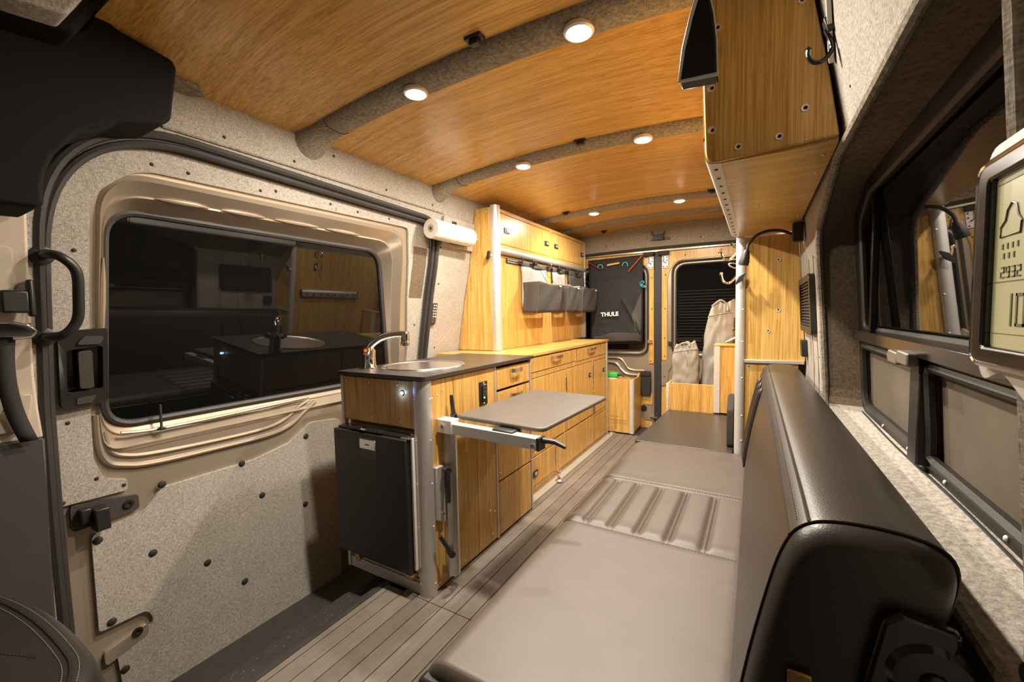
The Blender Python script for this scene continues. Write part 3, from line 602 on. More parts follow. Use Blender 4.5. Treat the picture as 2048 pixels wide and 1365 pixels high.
b = B(); b.sheet(rpoly([(-.112, .41), (-.112, .65), (-.03, .65), (-.02, .60), (-.05, .55), (-.055, .43)], .012, 3), [], mD, .002, .010); b.build('steel_gusset', 'champagne', dr, bevel=.003)
b = B(); b.sheet([(-.110, .0), (-.110, .40), (.5, .40), (.5, .0)], [], mD, .004, .012); b.build('lower_bamboo_panel', 'bamboo_z', dr, smooth=0)
for x, z in [(-.075, 1.44), (-.08, 1.13), (-.083, .86), (-.083, .69), (.09, 1.605), (.36, 1.6), (-.085, .50)]: piece('screw', BLK, dr, mD(x, z, .012), (0, -1, 0))
b = B(); b.box(-.05, -.02, YR-.03, YR-.012, .79, .83); b.build('window_catch', 'black', dr, bevel=.004)
for d, xa in ((dl, -.235), (dr, -.105)):
    b = B(); b.box(xa, xa+.055, YR-.022, YR-.010, 1.50, 1.62); hg = b.build('hinge_plate', 'alu_flat', d, bevel=.003)
    b = B(); b.box(xa-.035, xa+.06, YR-.06, YR-.015, 1.618, 1.655); b.build('hinge_cover', 'black_matte', hg, bevel=.005)
    b = B(); b.tube([(xa+.012, YR-.026, 1.61), (xa+.012, YR-.03, 1.56), (xa+.035, YR-.03, 1.545)], .005, 8); b.build('hinge_arm', 'chrome', hg)
    for x, z in [(.012, 1.515), (.042, 1.515), (.042, 1.60), (.042, 1.57)]: piece('bolt', BLK, hg, (xa+x, YR-.022, z), (0, -1, 0))
# ================================================================ LEFT FURNITURE
def arch_handle(parent, x, y0, y1, z, mat='steel'):
    ym = (y0+y1)/2; h = (y1-y0)/2; pts = []
    for k in range(13):
        a = PI*k/12; pts.append((x+.004+.028*math.sin(a)**.7, ym-h*math.cos(a), z))
    b = B(); n = len(pts)
    for i in range(n-1):
        p, q = Vector(pts[i]), Vector(pts[i+1]); b.bar(p, q, .004, .020)
    return b.build('handle', mat, parent, smooth=60)
def latch(parent, x, y, z, w=.05, h=.032):
    b = B(); b.box(x, x+.006, y-w/2, y+w/2, z-h/2, z+h/2); o = b.build('latch', 'black', parent, bevel=.002)
    b = B(); b.box(x+.006, x+.010, y-w*.15, y+w*.28, z-h*.25, z+h*.25); b.build('latch_button', 'alu_flat', parent, bevel=.0015); return o
# ---- sink cabinet
GX, GY0, GY1, GT = -.424, 1.17, 2.03, .853
g = T('sink_cabinet', 'bamboo galley cabinet with aluminium corner post under the dark worktop', 'cabinet', (-.66, 1.6, 0))
b = B(); b.box(-.885, -.875, 1.20, 2.03, .005, GT); b.box(-.885, GX-.012, 2.018, 2.03, .005, GT); b.box(-.885, GX-.012, 1.66, 1.67, .005, GT); b.box(-.885, GX-.012, 1.19, 2.03, .655, .665); b.build('carcass', 'bamboo_z', g, smooth=0)
b = B(); b.box(-.878, -.468, GY0, GY0+.012, .665, .848); fp = b.build('front_panel', 'bamboo_z', g, smooth=0, bevel=.001)
b = B(); b.box(GX-.012, GX, 1.206, 1.662, .012, .848); sp = b.build('side_panel', 'bamboo_z', g, smooth=0, bevel=.001)
b = B(); b.box(GX, GX+.0006, 1.348, 1.3492, .012, .848); b.box(GX, GX+.0006, 1.505, 1.506, .012, .848); b.build('panel_joints', 'thread_dark', sp, smooth=0)
b = B(); prof = [(-.472, 1.166), (-.455, 1.162), (-.437, 1.164), (-.424, 1.172), (-.417, 1.186), (-.416, 1.205), (-.424, 1.207), (-.470, 1.185)]
b.prism(prof, 'xy', 0.0, .851); b.build('corner_post', 'alu', g, smooth=60)
b = B(); b.box(-.900, -.882, 1.168, 1.19, .0, .852); b.build('rear_post', 'alu', g, bevel=.003)
for y, nm in ((1.667, 'edge_strip'), (2.022, 'edge_strip')):
    b = B(); b.box(GX-.01, GX+.003, y-.005, y+.008, .005, .850); b.build(nm, 'alu', g, bevel=.0015)
b = B(); b.box(-.885, -.465, 1.172, 1.186, .0, .045); b.box(-.885, -.465, 1.180, 1.192, .045, .052); b.box(-.885, -.465, 1.19, 1.20, .052, .11); fr_ = b.build('bottom_rail', 'alu_flat', g, bevel=.002)
b = B(); b.cyl((-.80, 1.19, .075), (-.80, 1.150, .075), .013, 12); b.cyl((-.80, 1.15, .075), (-.80, 1.14, .075), .017, 6); b.build('brass_fitting', 'brass', g)
b = B(); b.cyl((-.68, 1.19, .075), (-.68, 1.182, .075), .014, 14); b.build('black_plug', 'black', g)
b = B(); b.cyl((-.845, 1.19, .08), (-.845, 1.183, .08), .010, 14); b.build('black_plug', 'black', g)
for nm, z0, z1, hd in (('drawer', .735, .838, .815), ('drawer', .50, .722, .690), ('lower_panel', .285, .492, None), ('lower_panel', .012, .275, None)):
    b = B(); b.box(GX-.012, GX+.001, 1.680, 2.012, z0, z1); dd = b.build(nm, 'bamboo_z', g, smooth=0, bevel=.0015)
    if hd: arch_handle(dd, GX+.001, 1.80, 1.905, hd)
    else:
        for yy in (1.70, 1.99): 
            for zz in (z0+.02, z1-.03): piece('screw', TIN, dd, (GX+.001, yy, zz), (1, 0, 0))
for x, z in [(-.86, .83), (-.72, .83), (-.56, .83), (-.85, .69), (-.71, .685), (-.55, .683)]: piece('rivet', RIV, fp, (x, GY0, z), (0, -1, 0))
for z in (.78, .62, .45, .28, .05):
    piece('rivet', RIV, g, (-.463, 1.1645, z), (0, -1, 0)); piece('rivet', RIV, g, (-.417, 1.196, z), (1, 0, 0))
for y, z in [(1.215, .78), (1.25, .785), (1.28, .80), (1.63, .84), (1.64, .78), (1.64, .60), (1.645, .42), (1.64, .15), (1.62, .05), (1.40, .03), (1.23, .03), (1.60, .17)]: piece('rivet', RIV, sp, (GX, y, z), (1, 0, 0))
for y, z in [(1.70, .82), (1.70, .75), (1.99, .82), (1.99, .75), (1.85, .71), (1.72, .71), (1.99, .70), (1.70, .46), (1.70, .32)]: piece('rivet', RIV, g, (GX+.001, y, z), (1, 0, 0))
# outlet panel with green light
op = T('outlet_panel', 'black control outlet with a green light on the cabinet side', 'outlet', (GX, 1.56, .69))
b = B(); b.box(GX, GX+.006, 1.532, 1.592, .688, .795); b.build('plate', 'black', op, bevel=.002)
b = B(); b.box(GX+.006, GX+.011, 1.545, 1.579, .705, .775); face = b.build('switch_block', 'black_gloss', op, bevel=.002)
for z in (.765, .748, .735): 
    b = B(); b.box(GX+.011, GX+.013, 1.55, 1.574, z-.003, z+.003); b.build('switch_key', 'dark_plastic', face)
b = B(); b.lathe([(.004, 0), (.004, .002), (0, .003)], (GX+.011, 1.558, .722), (1, 0, 0), 10); b.build('green_light', 'led_green', face)
b = B(); b.box(GX+.011, GX+.012, 1.552, 1.572, .781, .783); b.build('mark', 'white_print', face)
for z in (.692+.003, .788): piece('screw', RIV, op, (GX+.006, 1.562, z), (1, 0, 0))
bl = T('indicator_light', 'glowing blue indicator light on the bamboo front panel', 'light', (-.532, GY0, .797))
b = B(); b.lathe([(.010, 0), (.010, .003), (.007, .004)], (-.532, GY0, .80), (0, -1, 0), 16); b.build('bezel', 'chrome', bl)
b = B(); b.lathe([(.007, .003), (.005, .006), (0, .007)], (-.532, GY0, .80), (0, -1, 0), 12); b.build('lens', 'led_blue', bl)
ld = bpy.data.lights.new('blue_lamp', 'POINT'); ld.energy = .05; ld.color = (.2, .35, 1); ld.shadow_soft_size = .006; lo_ = bpy.data.objects.new('lamp_light', ld); COL.objects.link(lo_); lo_.parent = bl; lo_.location = (0, -.012, .003)
# worktop with sink cut-out
SC = (-.68, 1.455); SR = .175
hole = [(SC[0]+SR*math.cos(2*PI*k/48), SC[1]+SR*math.sin(2*PI*k/48)) for k in range(48)]
b = B(); b.sheet(rpoly([(-.905, 1.158), (-.408, 1.158), (-.408, 2.045), (-.905, 2.045)], [.01, .022, .006, .004], 6), [hole], lambda x, y, t: (x, y, t), .854, .870)
tag(b.build('galley_worktop', 'laminate', smooth=30, bevel=.003), 'dark laminate worktop holding the round sink', 'worktop')
sk_ = T('sink', 'round stainless steel sink set into the dark worktop', 'sink', (SC[0], SC[1], .73))
b = B(); b.lathe([(.192, .871), (.190, .8745), (.178, .8745), (.172, .870), (.166, .80), (.150, .745), (.120, .730), (.03, .727), (0, .727)], (SC[0], SC[1], 0), n=56); b.build('bowl', 'steel', sk_, smooth=50)
b = B(); b.lathe([(.028, .728), (.028, .731), (.018, .730), (0, .728)], (SC[0], SC[1], 0), n=20); b.build('drain', 'chrome', sk_)
fa = T('faucet', 'chrome mixer faucet with curved spout beside the sink', 'faucet', (-.835, 1.275, .87))
fb = Vector((-.838, 1.275, .870)); dr_ = Vector((.83, .56, 0)).normalized()
b = B(); b.lathe([(.034, 0), (.034, .006), (.030, .012), (.028, .05), (.029, .080), (.020, .092), (0, .094)], fb, n=24); b.build('body', 'chrome', fa)
pts = [fb+Vector((0, 0, .085)), fb+dr_*.015+Vector((0, 0, .108)), fb+dr_*.055+Vector((0, 0, .135)), fb+dr_*.105+Vector((0, 0, .148)), fb+dr_*.150+Vector((0, 0, .150)), fb+dr_*.168+Vector((0, 0, .145))]
b = B(); b.tube(spline(pts, 6), .0165, 14); b.build('spout', 'chrome', fa)
e = fb+dr_*.163; b = B(); b.lathe([(.021, .098), (.0215, .114), (.019, .117), (.019, .150), (.016, .160), (0, .163)], e, n=20); b.build('nozzle', 'chrome', fa)
b = B(); b.tube([e+Vector((0, 0, .155))-dr_*.01, e+Vector((0, 0, .163))-dr_*.03, e+Vector((0, 0, .163))-dr_*.05], [.004, .003, .002], 8); b.build('nozzle_tab', 'chrome', fa)
sd_ = Vector((-dr_.y, dr_.x, 0))
for k, (s, col) in enumerate(((1, 'teal'), (-1, 'red'))):
    q = fb+Vector((0, 0, .055)); ax = (sd_*s*.9+Vector((0, 0, .5))).normalized()
    b = B(); b.lathe([(.010, .012), (.012, .03), (.017, .048), (.015, .056), (0, .057)], q, ax, 8); kn = b.build('knob', 'chrome', fa, smooth=20)
    b = B(); b.lathe([(.007, 0), (.006, .002), (0, .002)], q+ax*.0575, ax, 12); b.build('knob_cap', col, kn)
# ---- fridge
f = T('fridge', 'black under-counter fridge with silver badge in the galley cabinet', 'fridge', (-.68, 1.16, .10))
b = B(); b.box(-.872, -.470, 1.172, 1.60, .112, .640); b.build('body', 'alu_white', f, bevel=.003)
b = B(); b.box(-.905, -.485, 1.128, 1.166, .098, .628); fd = b.build('door', 'black', f, bevel=.004)
b = B(); b.box(-.890, -.50, 1.140, 1.180, .629, .640); b.box(-.80, -.62, 1.132, 1.17, .634, .643); b.build('top_latch_bar', 'black_gloss', f, bevel=.003)
b = B(); b.box(-.735, -.705, 1.128, 1.150, .640, .648); b.build('latch_pin', 'chrome', f, bevel=.002)
b = B(); b.box(-.746, -.640, 1.1268, 1.1290, .525, .612); pk = b.build('handle_pocket', 'black_gloss', fd, bevel=.001)
b = B(); b.box(-.738, -.648, 1.1235, 1.1275, .565, .606); bd = b.build('badge', 'steel', fd, bevel=.002)
b = B(); b.box(-.706, -.680, 1.1230, 1.1236, .582, .586); b.build('badge_mark', 'black_matte', fd)
b = B(); b.box(-.480, -.472, 1.150, 1.172, .110, .630); b.build('door_gasket', 'white_plastic', f)
b = B(); b.box(-.515, -.475, 1.135, 1.165, .6295, .637); b.build('hinge_top', 'steel', f, bevel=.001)
b = B(); b.box(-.515, -.475, 1.130, 1.165, .085, .0965); b.build('hinge_bottom', 'brass', f, bevel=.001)

# ---- swing table on aluminium post
t = T('swing_table', 'dark swing-out table on an aluminium arm fixed to the galley', 'table', (-.39, 1.28, .05))
b = B(); b.prism(rpoly([(-.368, 1.285), (.035, 1.255), (.055, 1.895), (-.345, 1.925)], [.03, .035, .03, .03], 6), 'xy', .690, .706); b.build('tabletop', 'table_laminate', t, smooth=40, bevel=.006, seg=3)
b = B(); b.bar((-.412, 1.262, .662), (.036, 1.232, .662), .040, .040); arm = b.build('arm', 'alu', t, bevel=.002)
b = B(); b.bar((.030, 1.2325, .662), (.040, 1.2318, .662), .043, .043); b.build('arm_cap', 'black', arm)
b = B(); b.bar((-.425, 1.263, .668), (-.345, 1.258, .668), .052, .054); b.build('arm_bracket', 'alu_white', t, bevel=.003)
b = B(); b.lathe([(.011, 0), (.011, .004), (.006, .007), (0, .007)], (-.395, 1.2335, .668), (0, -1, 0), 14); b.build('arm_bolt', 'steel', arm)
b = B(); b.lathe([(.007, 0), (.007, .003), (0, .004)], (.015, 1.212, .655), (0, -1, 0), 10); b.build('arm_bolt', 'steel', arm)
b = B(); b.bar((-.16, 1.262, .676), (-.07, 1.256, .676), .06, .026); b.build('table_clamp', 'black', t, bevel=.006)
b = B(); b.tube([(.04, 1.24, .672), (.08, 1.25, .668), (.118, 1.25, .655)], [.010, .009, .007], 10); b.build('end_lever', 'black', t)
pr_ = [(-.423, 1.268), (-.400, 1.262), (-.380, 1.270), (-.372, 1.288), (-.380, 1.308), (-.400, 1.318), (-.423, 1.314)]
b = B(); b.prism(pr_, 'xy', .048, .640); b.build('post', 'alu', t, smooth=20)
b = B(); b.prism([(1.208, .30), (1.248, .275), (1.256, .285), (1.256, .50), (1.250, .508), (1.208, .51)], 'yz', GX, GX+.020); b.build('mount_plate', 'alu', t, bevel=.003)
b = B(); b.lathe([(.008, 0), (.008, .003), (0, .004)], (GX+.020, 1.238, .315), (1, 0, 0), 12); b.build('mount_bolt', 'steel', t)
def lever(p, tip, pos_n):
    p = Vector(p); tip = Vector(tip); n = Vector(pos_n); b = B(); b.cyl(p-n*.02, p+n*.016, .0135, 14); b.tube([p+n*.008, p+n*.014+(tip-p)*.3, p+n*.012+(tip-p)*.7, tip+n*.012], [.011, .0085, .009, .007], 10); b.build('clamp_lever', 'black', t)
lever((-.378, 1.238, .497), (-.372, 1.232, .375), (.85, -.5, 0)); lever((-.375, 1.245, .160), (-.392, 1.195, .255), (.85, -.5, 0)); lever((-.385, 1.30, .690), (-.390, 1.295, .770), (.0, -.2, .98))

# ---- storage cabinet along the wall
CX = -.5175
c = T('storage_cabinet', 'long bamboo storage cabinet with drawers and doors behind the galley', 'cabinet', (-.75, 2.9, 0))
b = B(); b.box(-1.10, CX-.014, 2.05, 3.695, .0, .843); b.build('carcass', 'bamboo_z', c, smooth=0)
b = B(); b.box(CX-.0145, CX-.003, 2.05, 3.66, .0, .843); b.build('face_frame', 'bamboo_z', c, smooth=0)
b = B(); b.box(CX-.018, CX+.004, 3.66, 3.700, .0, .843); b.build('end_post', 'alu', c, bevel=.003)
b = B(); b.box(CX-.016, CX+.003, 2.036, 2.052, .0, .843); b.build('end_post', 'alu', c, bevel=.002)
def front(nm, y0, y1, z0, z1):
    b = B(); b.box(CX-.010, CX+.001, y0, y1, z0, z1); return b.build(nm, 'bamboo_z', c, smooth=0, bevel=.0015)
def gapline(y0, y1, z0, z1):
    b = B(); b.box(CX-.0035, CX-.0025, y0-.004, y1+.004, z0-.004, z1+.005); b.build('shadow_gap', 'black_matte', c, smooth=0)
for (nm, y0, y1, z0, z1) in [('drawer', 2.09, 2.935, .745, .834), ('drawer', 2.955, 3.645, .738, .834), ('door', 2.09, 2.735, .262, .703), ('door', 2.765, 3.290, .262, .703), ('door', 3.325, 3.645, .262, .698),
                             ('hatch', 2.12, 2.535, .040, .215), ('lower_panel', 2.56, 3.315, .020, .250), ('lower_panel', 3.345, 3.645, .020, .225)]:
    gapline(y0, y1, z0, z1); o = front(nm, y0, y1, z0, z1)
    if nm == 'drawer': ym = 2.575 if y0 < 2.5 else 3.26; arch_handle(o, CX+.001, ym-.085, ym+.085, z1-.022)
    if nm == 'door': latch(o, CX+.001, {2.09: 2.33, 2.765: 3.225, 3.325: 3.585}[y0], .50 if y0 < 2.5 else .600)
    if nm == 'hatch': latch(o, CX+.001, 2.235, .115, .075, .04)
    if nm == 'lower_panel':
        k = 4 if y1-y0 > .5 else 2
        for i in range(k):
            piece('screw', TIN, o, (CX+.001, y0+.03+(y1-y0-.06)*i/(k-1), z1-.03), (1, 0, 0)); piece('screw', TIN, o, (CX+.001, y0+.03+(y1-y0-.06)*i/(k-1), z0+.025), (1, 0, 0))
for y, z in [(2.745, .60), (2.752, .42), (3.308, .62), (3.308, .32), (2.548, .15), (3.33, .30)]:
    b = B(); b.cyl((CX+.003, y, z-.045), (CX+.003, y, z+.045), .005, 8); b.build('hinge', 'steel', c)
for y, z in [(2.28, .72), (2.45, .72), (2.62, .72), (2.80, .72), (2.90, .725), (3.0, .725), (2.92, .79), (2.965, .80), (2.925, .755), (2.97, .765), (2.92, .82), (3.2, .72), (3.45, .72), (3.30, .50), (3.31, .45), (2.24, .82), (2.23, .60), (2.25, .24), (2.4, .24), (2.7, .255), (3.0, .255), (3.2, .25)]:
    piece('rivet', RIV, c, (CX+.001 if abs(z-.72) > .03 else CX-.003, y, z), (1, 0, 0))
b = B(); b.box(-1.115, CX+.010, 2.046, 3.705, .8435, .862); tag(b.build('cabinet_top', 'bamboo_y', smooth=0, bevel=.002), 'bamboo countertop on the long storage cabinet', 'worktop')
# perforated track with ring bolts
tr = T('floor_track', 'perforated metal strip on the floor along the storage cabinet', 'track', (-.475, 2.9, 0))
b = B(); b.box(-.500, -.452, 2.06, 3.715, 0.0, .006); b.build('strip', 'track', tr, bevel=.001)
for (x, y, lbl) in ((-.448, 2.445, 'chrome ring bolt in the floor track below the hatch'), (-.475, 3.66, 'chrome ring bolt in the floor track beside the bamboo bin')):
    r = T('ring_bolt', lbl, 'ring bolt', (x, y, .006), 'ring bolts in the floor track')
    b = B(); b.lathe([(.024, .0), (.024, .008), (.012, .016), (.009, .03), (0, .032)], (x, y, .006), n=18); b.build('stud', 'steel', r)
    b = B(); b.tube([(x+.004*math.sin(a), y+.022*math.cos(a), .062+.024*math.sin(a)) for a in [2*PI*k/20 for k in range(20)]], .0035, 8, closed=True); b.build('ring', 'chrome', r)

# ---- tall upper cabinet against the wall
u = T('upper_cabinet', 'tall bamboo wall cabinet with two top doors and aluminium posts', 'cabinet', (-.9, 3.1, .863))
UX = -.82
sp_pts = [(xw(z)+.006, z) for z in (.866, 1.04, 1.21, 1.41, 1.61, 1.80)] + [(-.845, 1.80), (-.842, .866)]
b = B(); b.prism(sp_pts, 'xz', 2.306, 2.322); us_ = b.build('side_panel', 'bamboo_z', u, smooth=0)
for x, z in [(-.94, 1.76), (-.88, 1.775), (-.95, 1.60), (-.88, 1.61), (-.97, 1.45), (-.98, 1.30), (-.99, 1.10), (-1.01, .93), (-.89, 1.0)]: piece('rivet', RIV, us_, (x, 2.306, z), (0, -1, 0))
b = B(); b.prism([(-.848, 2.306), (-.826, 2.304), (-.808, 2.312), (-.800, 2.330), (-.802, 2.352), (-.82, 2.358), (-.848, 2.345)], 'xy', .864, 1.812); b.build('corner_post', 'alu', u, smooth=60)
for z in (1.76, 1.60, 1.42, 1.25, 1.08, .95): piece('rivet', RIV, u, (-.818, 2.3055, z), (.2, -1, 0))
b = B(); b.box(-1.0, UX-.012, 2.34, 3.955, 1.552, 1.80); b.build('cupboard_body', 'bamboo_z', u, smooth=0)
b = B(); b.box(UX-.012, UX-.001, 2.35, 3.94, 1.777, 1.800); b.box(UX-.012, UX-.001, 2.35, 3.94, 1.553, 1.570); b.box(UX-.012, UX-.001, 3.150, 3.180, 1.57, 1.777); b.build('cupboard_frame', 'bamboo_y', u, smooth=0)
for y0, y1, ls in ((2.372, 3.152, (2.462, 3.08)), (3.178, 3.925, (3.262, 3.865))):
    b = B(); b.box(UX-.0125, UX-.0105, y0-.004, y1+.004, 1.566, 1.783); b.build('shadow_gap', 'black_matte', u, smooth=0)
    b = B(); b.box(UX-.009, UX+.002, y0, y1, 1.572, 1.772); o = b.build('cupboard_door', 'bamboo_z', u, smooth=0, bevel=.0015)
    for y in ls: latch(o, UX+.002, y, 1.668, .07, .038)
b = B(); b.tube([(UX-.010, 2.35, 1.530), (UX-.010, 3.94, 1.530)], .024, 14); b.build('hang_rail', 'alu', u)
b = B(); b.box(-1.05, UX-.026, 2.37, 3.95, .864, 1.505); b.build('back_panel', 'bamboo_z', u, smooth=0)
b = B(); b.box(UX-.028, UX-.018, 2.362, 2.374, .870, 1.50); b.build('edge_strip', 'alu_flat', u)
b = B(); b.box(UX-.03, UX+.003, 3.940, 3.965, .864, 1.80); b.build('end_post', 'alu', u, bevel=.003)
for z in (1.42, 1.30, 1.18, 1.05, .95): piece('screw', TIN, u, (UX-.026, 2.395, z), (1, 0, 0))
kn = T('door_knob', 'small grey turn knob on the tall cabinet post', 'knob', (-.85, 2.29, 1.47))
b = B(); b.cyl((-.852, 2.306, 1.49), (-.852, 2.288, 1.49), .008, 10); b.build('stem', 'steel', kn)
b = B(); b.prism(rpoly([(-.866, 1.455), (-.846, 1.468), (-.838, 1.520), (-.856, 1.510)], .006, 3), 'xz', 2.272, 2.290); b.build('grip', 'black', kn, bevel=.003)
# hook rail and three hanging caddies
hr = T('hook_rail', 'black slotted rail holding the hanging caddies', 'rail', (-.84, 3.2, 1.46))
b = B(); b.box(UX-.026, UX-.017, 2.485, 3.93, 1.458, 1.492); b.build('rail', 'black', hr, bevel=.002)
b = B()
for k in range(9): b.box(UX-.017, UX-.0165, 2.50+k*.022, 2.514+k*.022, 1.464, 1.470); b.box(UX-.017, UX-.0165, 2.50+k*.022, 2.514+k*.022, 1.480, 1.486)
b.build('slots', 'alu_flat', hr, smooth=0)
for k, y in enumerate((2.655, 2.82, 3.10, 3.145, 3.30, 3.47, 3.52, 3.72)):
    b = B(); b.tube([(UX-.018, y, 1.475), (UX+.012, y, 1.480), (UX+.014, y, 1.50), (UX+.006, y+.004, 1.515)], .004, 7); b.box(UX-.017, UX-.003, y-.012, y+.012, 1.462, 1.485); b.build('hook', 'black' if k != 3 else 'chrome', hr, bevel=.0015)
def caddy(y0, y1, back, lbl, dz=0, dep=.135):
    t = T('hanging_caddy', lbl, 'caddy', (UX, (y0+y1)/2, 1.11), 'fabric caddies hanging from the hook rail'); xb = UX-.013
    b = B(); b.grid(lambda a, v: (xb+.006+.004*math.sin(a*9+v*3), y0+(y1-y0)*a, 1.49-.04*v), 8, 3); b.build('header_strip', 'nylon_mid', t, solid=.003)
    b = B(); b.grid(lambda a, v: (xb+.003+.010*v+.004*math.sin(a*7+v*5), y0+(y1-y0)*a, 1.452-.30*v), 10, 8); b.build('back_sheet', back, t, solid=.003)
    # pocket: open box, leaning forward and narrowing to the bottom
    def pk_(a, v):
        per = a*3; zt = 1.335+dz; zb = 1.115+dz; z = zt+(zb-zt)*v; d = dep*(1-.12*v); s = -.02*v
        yy0, yy1 = y0+.012+.01*v+s, y1-.012-.015*v+s
        if per < 1: x, y = xb+.012+d*per, yy0
        elif per < 2: x, y = xb+.012+d, yy0+(yy1-yy0)*(per-1)
        else: x, y = xb+.012+d*(3-per), yy1
        return (x+.007*math.sin(9*per+4*v)*math.sin(PI*v)+.006*math.sin(PI*(per-1))*v, y+.004*math.sin(7*per), z - (.012 if v == 0 else 0)*math.sin(PI*max(0, min(1, per-1))))
    b = B(); b.grid(pk_, 30, 10); pk = b.build('pocket', 'nylon_dark', t, solid=.004, smooth=50)
    b = B(); xs0, xs1 = xb+.012, xb+.012+dep*.88; b.raw([(xs0, y0+.002, 1.117+dz), (xs1, y0+.002, 1.113+dz), (xs1, y1-.047, 1.113+dz), (xs0, y1-.047, 1.117+dz)], [(0, 1, 2, 3)]); b.build('pocket_bottom', 'nylon_dark', t, solid=.004)
    b = B(); rim = [pk_(k/30, 0) for k in range(31)]; b.tube([Vector(p)+Vector((0, 0, .001)) for p in rim], .004, 6); b.build('rim', 'nylon_light' if back == 'nylon_light' else 'nylon_mid', pk)
    for yy in (y0+.012, y1-.032):
        b = B(); b.tube([(xb+.012+dep, yy-.012, 1.325+dz), (xb+.012+dep*.86, yy-.018, 1.12+dz)], .0028, 6); b.build('corner_piping', 'nylon_mid', pk)
    ym = y0+(y1-y0)*.45
    for yy in (ym-.05, ym+.10): 
        b = B(); b.tube([(UX+.012, ym, 1.495), (xb+.012+dep, yy, 1.330+dz)], .0018, 5); b.build('cord', 'black_matte', t)
    b = B(); b.box(UX-.004, UX+.020, ym-.016, ym+.016, 1.470, 1.496); b.build('cord_lock', 'black', t, bevel=.004)
    b = B(); b.obox((xb+.016+dep, y1-.05, 1.318+dz), (1, 0, 0), (0, 1, 0), (0, 0, 1), .001, .018, .006); b.build('care_tag', 'white_print', pk)
caddy(2.675, 3.09, 'nylon_light', 'largest fabric caddy on the rail, nearest the sink, with pale back')
caddy(3.205, 3.475, 'nylon_light', 'middle fabric caddy on the rail with pale back')
caddy(3.55, 3.93, 'nylon_mid', 'rearmost fabric caddy on the rail with dark grey back')

# ---- paper towel roll and its holder
pt = T('paper_towel', 'white paper towel roll mounted on the wall beside the tall cabinet', 'paper towel', (-.925, 2.0, 1.53))
ax0, ax1 = Vector((-.93, 1.82, 1.592)), Vector((-.925, 2.185, 1.590)); d_ = (ax1-ax0).normalized(); L_ = (ax1-ax0).length
b = B(); b.lathe([(.022, 0), (.055, .001), (.0555, .004), (.0555, L_-.004), (.055, L_-.001), (.022, L_), (.022, 0)], ax0, d_, 36); b.build('roll', 'paper', pt)
b = B(); b.lathe([(.0225, .0005), (.0225, L_-.001), (.0195, L_-.001), (.0195, .0005), (.0225, .0005)], ax0, d_, 24); b.build('tube', 'cardboard', pt)
b = B(); b.tube([ax0-d_*.002, ax1+d_*.012], .007, 10); hd = b.build('rod', 'black', pt)
b = B(); b.tube([ax1+d_*.012, ax1+d_*.016+Vector((-.02, 0, .04)), Vector((-.982, 2.20, 1.66))], .006, 8); b.tube([Vector((-.982, 2.20, 1.655)), Vector((-.985, 1.98, 1.66))], .006, 8); b.box(-.99, -.968, 2.06, 2.11, 1.64, 1.69); b.build('wall_bracket', 'black', pt, bevel=.002)
# ---- remote keypad on the wall
rk = T('wall_remote', 'dark keypad remote with pale buttons on the fabric wall by the sink', 'remote', mL(1.99, 1.05, .0))
b = B(); b.sheet(rpoly([(1.968, 1.055), (1.968, 1.18), (2.012, 1.18), (2.012, 1.055)], .006, 3), [], mL, .004, .022); b.build('body', 'dark_plastic', rk, bevel=.003)
b = B(); b.sheet(rpoly([(1.955, 1.045), (1.955, 1.11), (2.012, 1.11), (2.012, 1.045)], .006, 3), [], mL, .0, .016); b.build('cradle', 'black', rk, bevel=.003)
for i in range(5):
    for j in range(2):
        b = B(); b.lathe([(.0045, 0), (.0045, .002), (0, .003)], mL(1.982+.018*j, 1.165-.017*i, .022), (1, 0, .2), 8); b.build('button', 'white_print', rk)
# ================================================================ RIGHT FURNITURE
# ---- overhead cabinet
o_ = T('overhead_cabinet', 'bamboo overhead cabinet with screwed end panel on the driver side', 'cabinet', (.67, 1.66, 1.437))
endp = rpoly([(.548, 1.437), (.797, 1.447), (xr(1.57)-.008, 1.57), (xr(1.72)-.008, 1.72), (xr(1.86)-.008, 1.868), (.532, 1.880)], [.028, .004, 0, 0, 0, 0], 6)
b = B(); b.prism(endp, 'xz', 1.095, 1.109); ep = b.build('end_panel', 'bamboo_z', o_, smooth=30, bevel=.003)
for x, z in [(.571, 1.735), (.655, 1.785), (.729, 1.735), (.738, 1.515), (.560, 1.605), (.562, 1.51), (.615, 1.462), (.693, 1.467)]: piece('screw', SCR, ep, (x, 1.095, z), (0, -1, 0))
b = B(); b.box(.579, .797, 1.109, 2.225, 1.4375, 1.452); bp_ = b.build('bottom_panel', 'bamboo_x', o_, smooth=0)
for y in np.linspace(1.18, 2.15, 8): piece('screw', SCR if False else RIV, bp_, (.780, float(y), 1.4375), (0, 0, -1))
for x, y in [(.70, 1.75), (.655, 1.62)]: piece('rivet', RIV, bp_, (x, y, 1.4375), (0, 0, -1))
b = B(); b.prism(rpoly([(.541, 1.50), (.546, 1.440), (.580, 1.4365), (.580, 1.447), (.556, 1.452), (.551, 1.50)], [0, .02, 0, 0, .01, 0], 5), 'xz', 1.109, 2.225); es_ = b.build('edge_profile', 'alu_white', o_, smooth=50)
for k in range(14): 
    b = B(); b.box(.562, .570, 1.15+k*.078, 1.155+k*.078, 1.4358, 1.4372); b.build('slot', 'black_matte', es_, smooth=0)
b = B(); b.prism([(.541, 1.495), (.551, 1.495), (.545, 1.878), (.534, 1.880)], 'xz', 1.109, 2.225); b.build('front_face', 'bamboo_y', o_, smooth=0)
for y in (1.55, 2.0):
    b = B(); b.box(.530, .541, y-.02, y+.02, 1.50, 1.53); b.build('push_latch', 'alu_white', o_, bevel=.003)
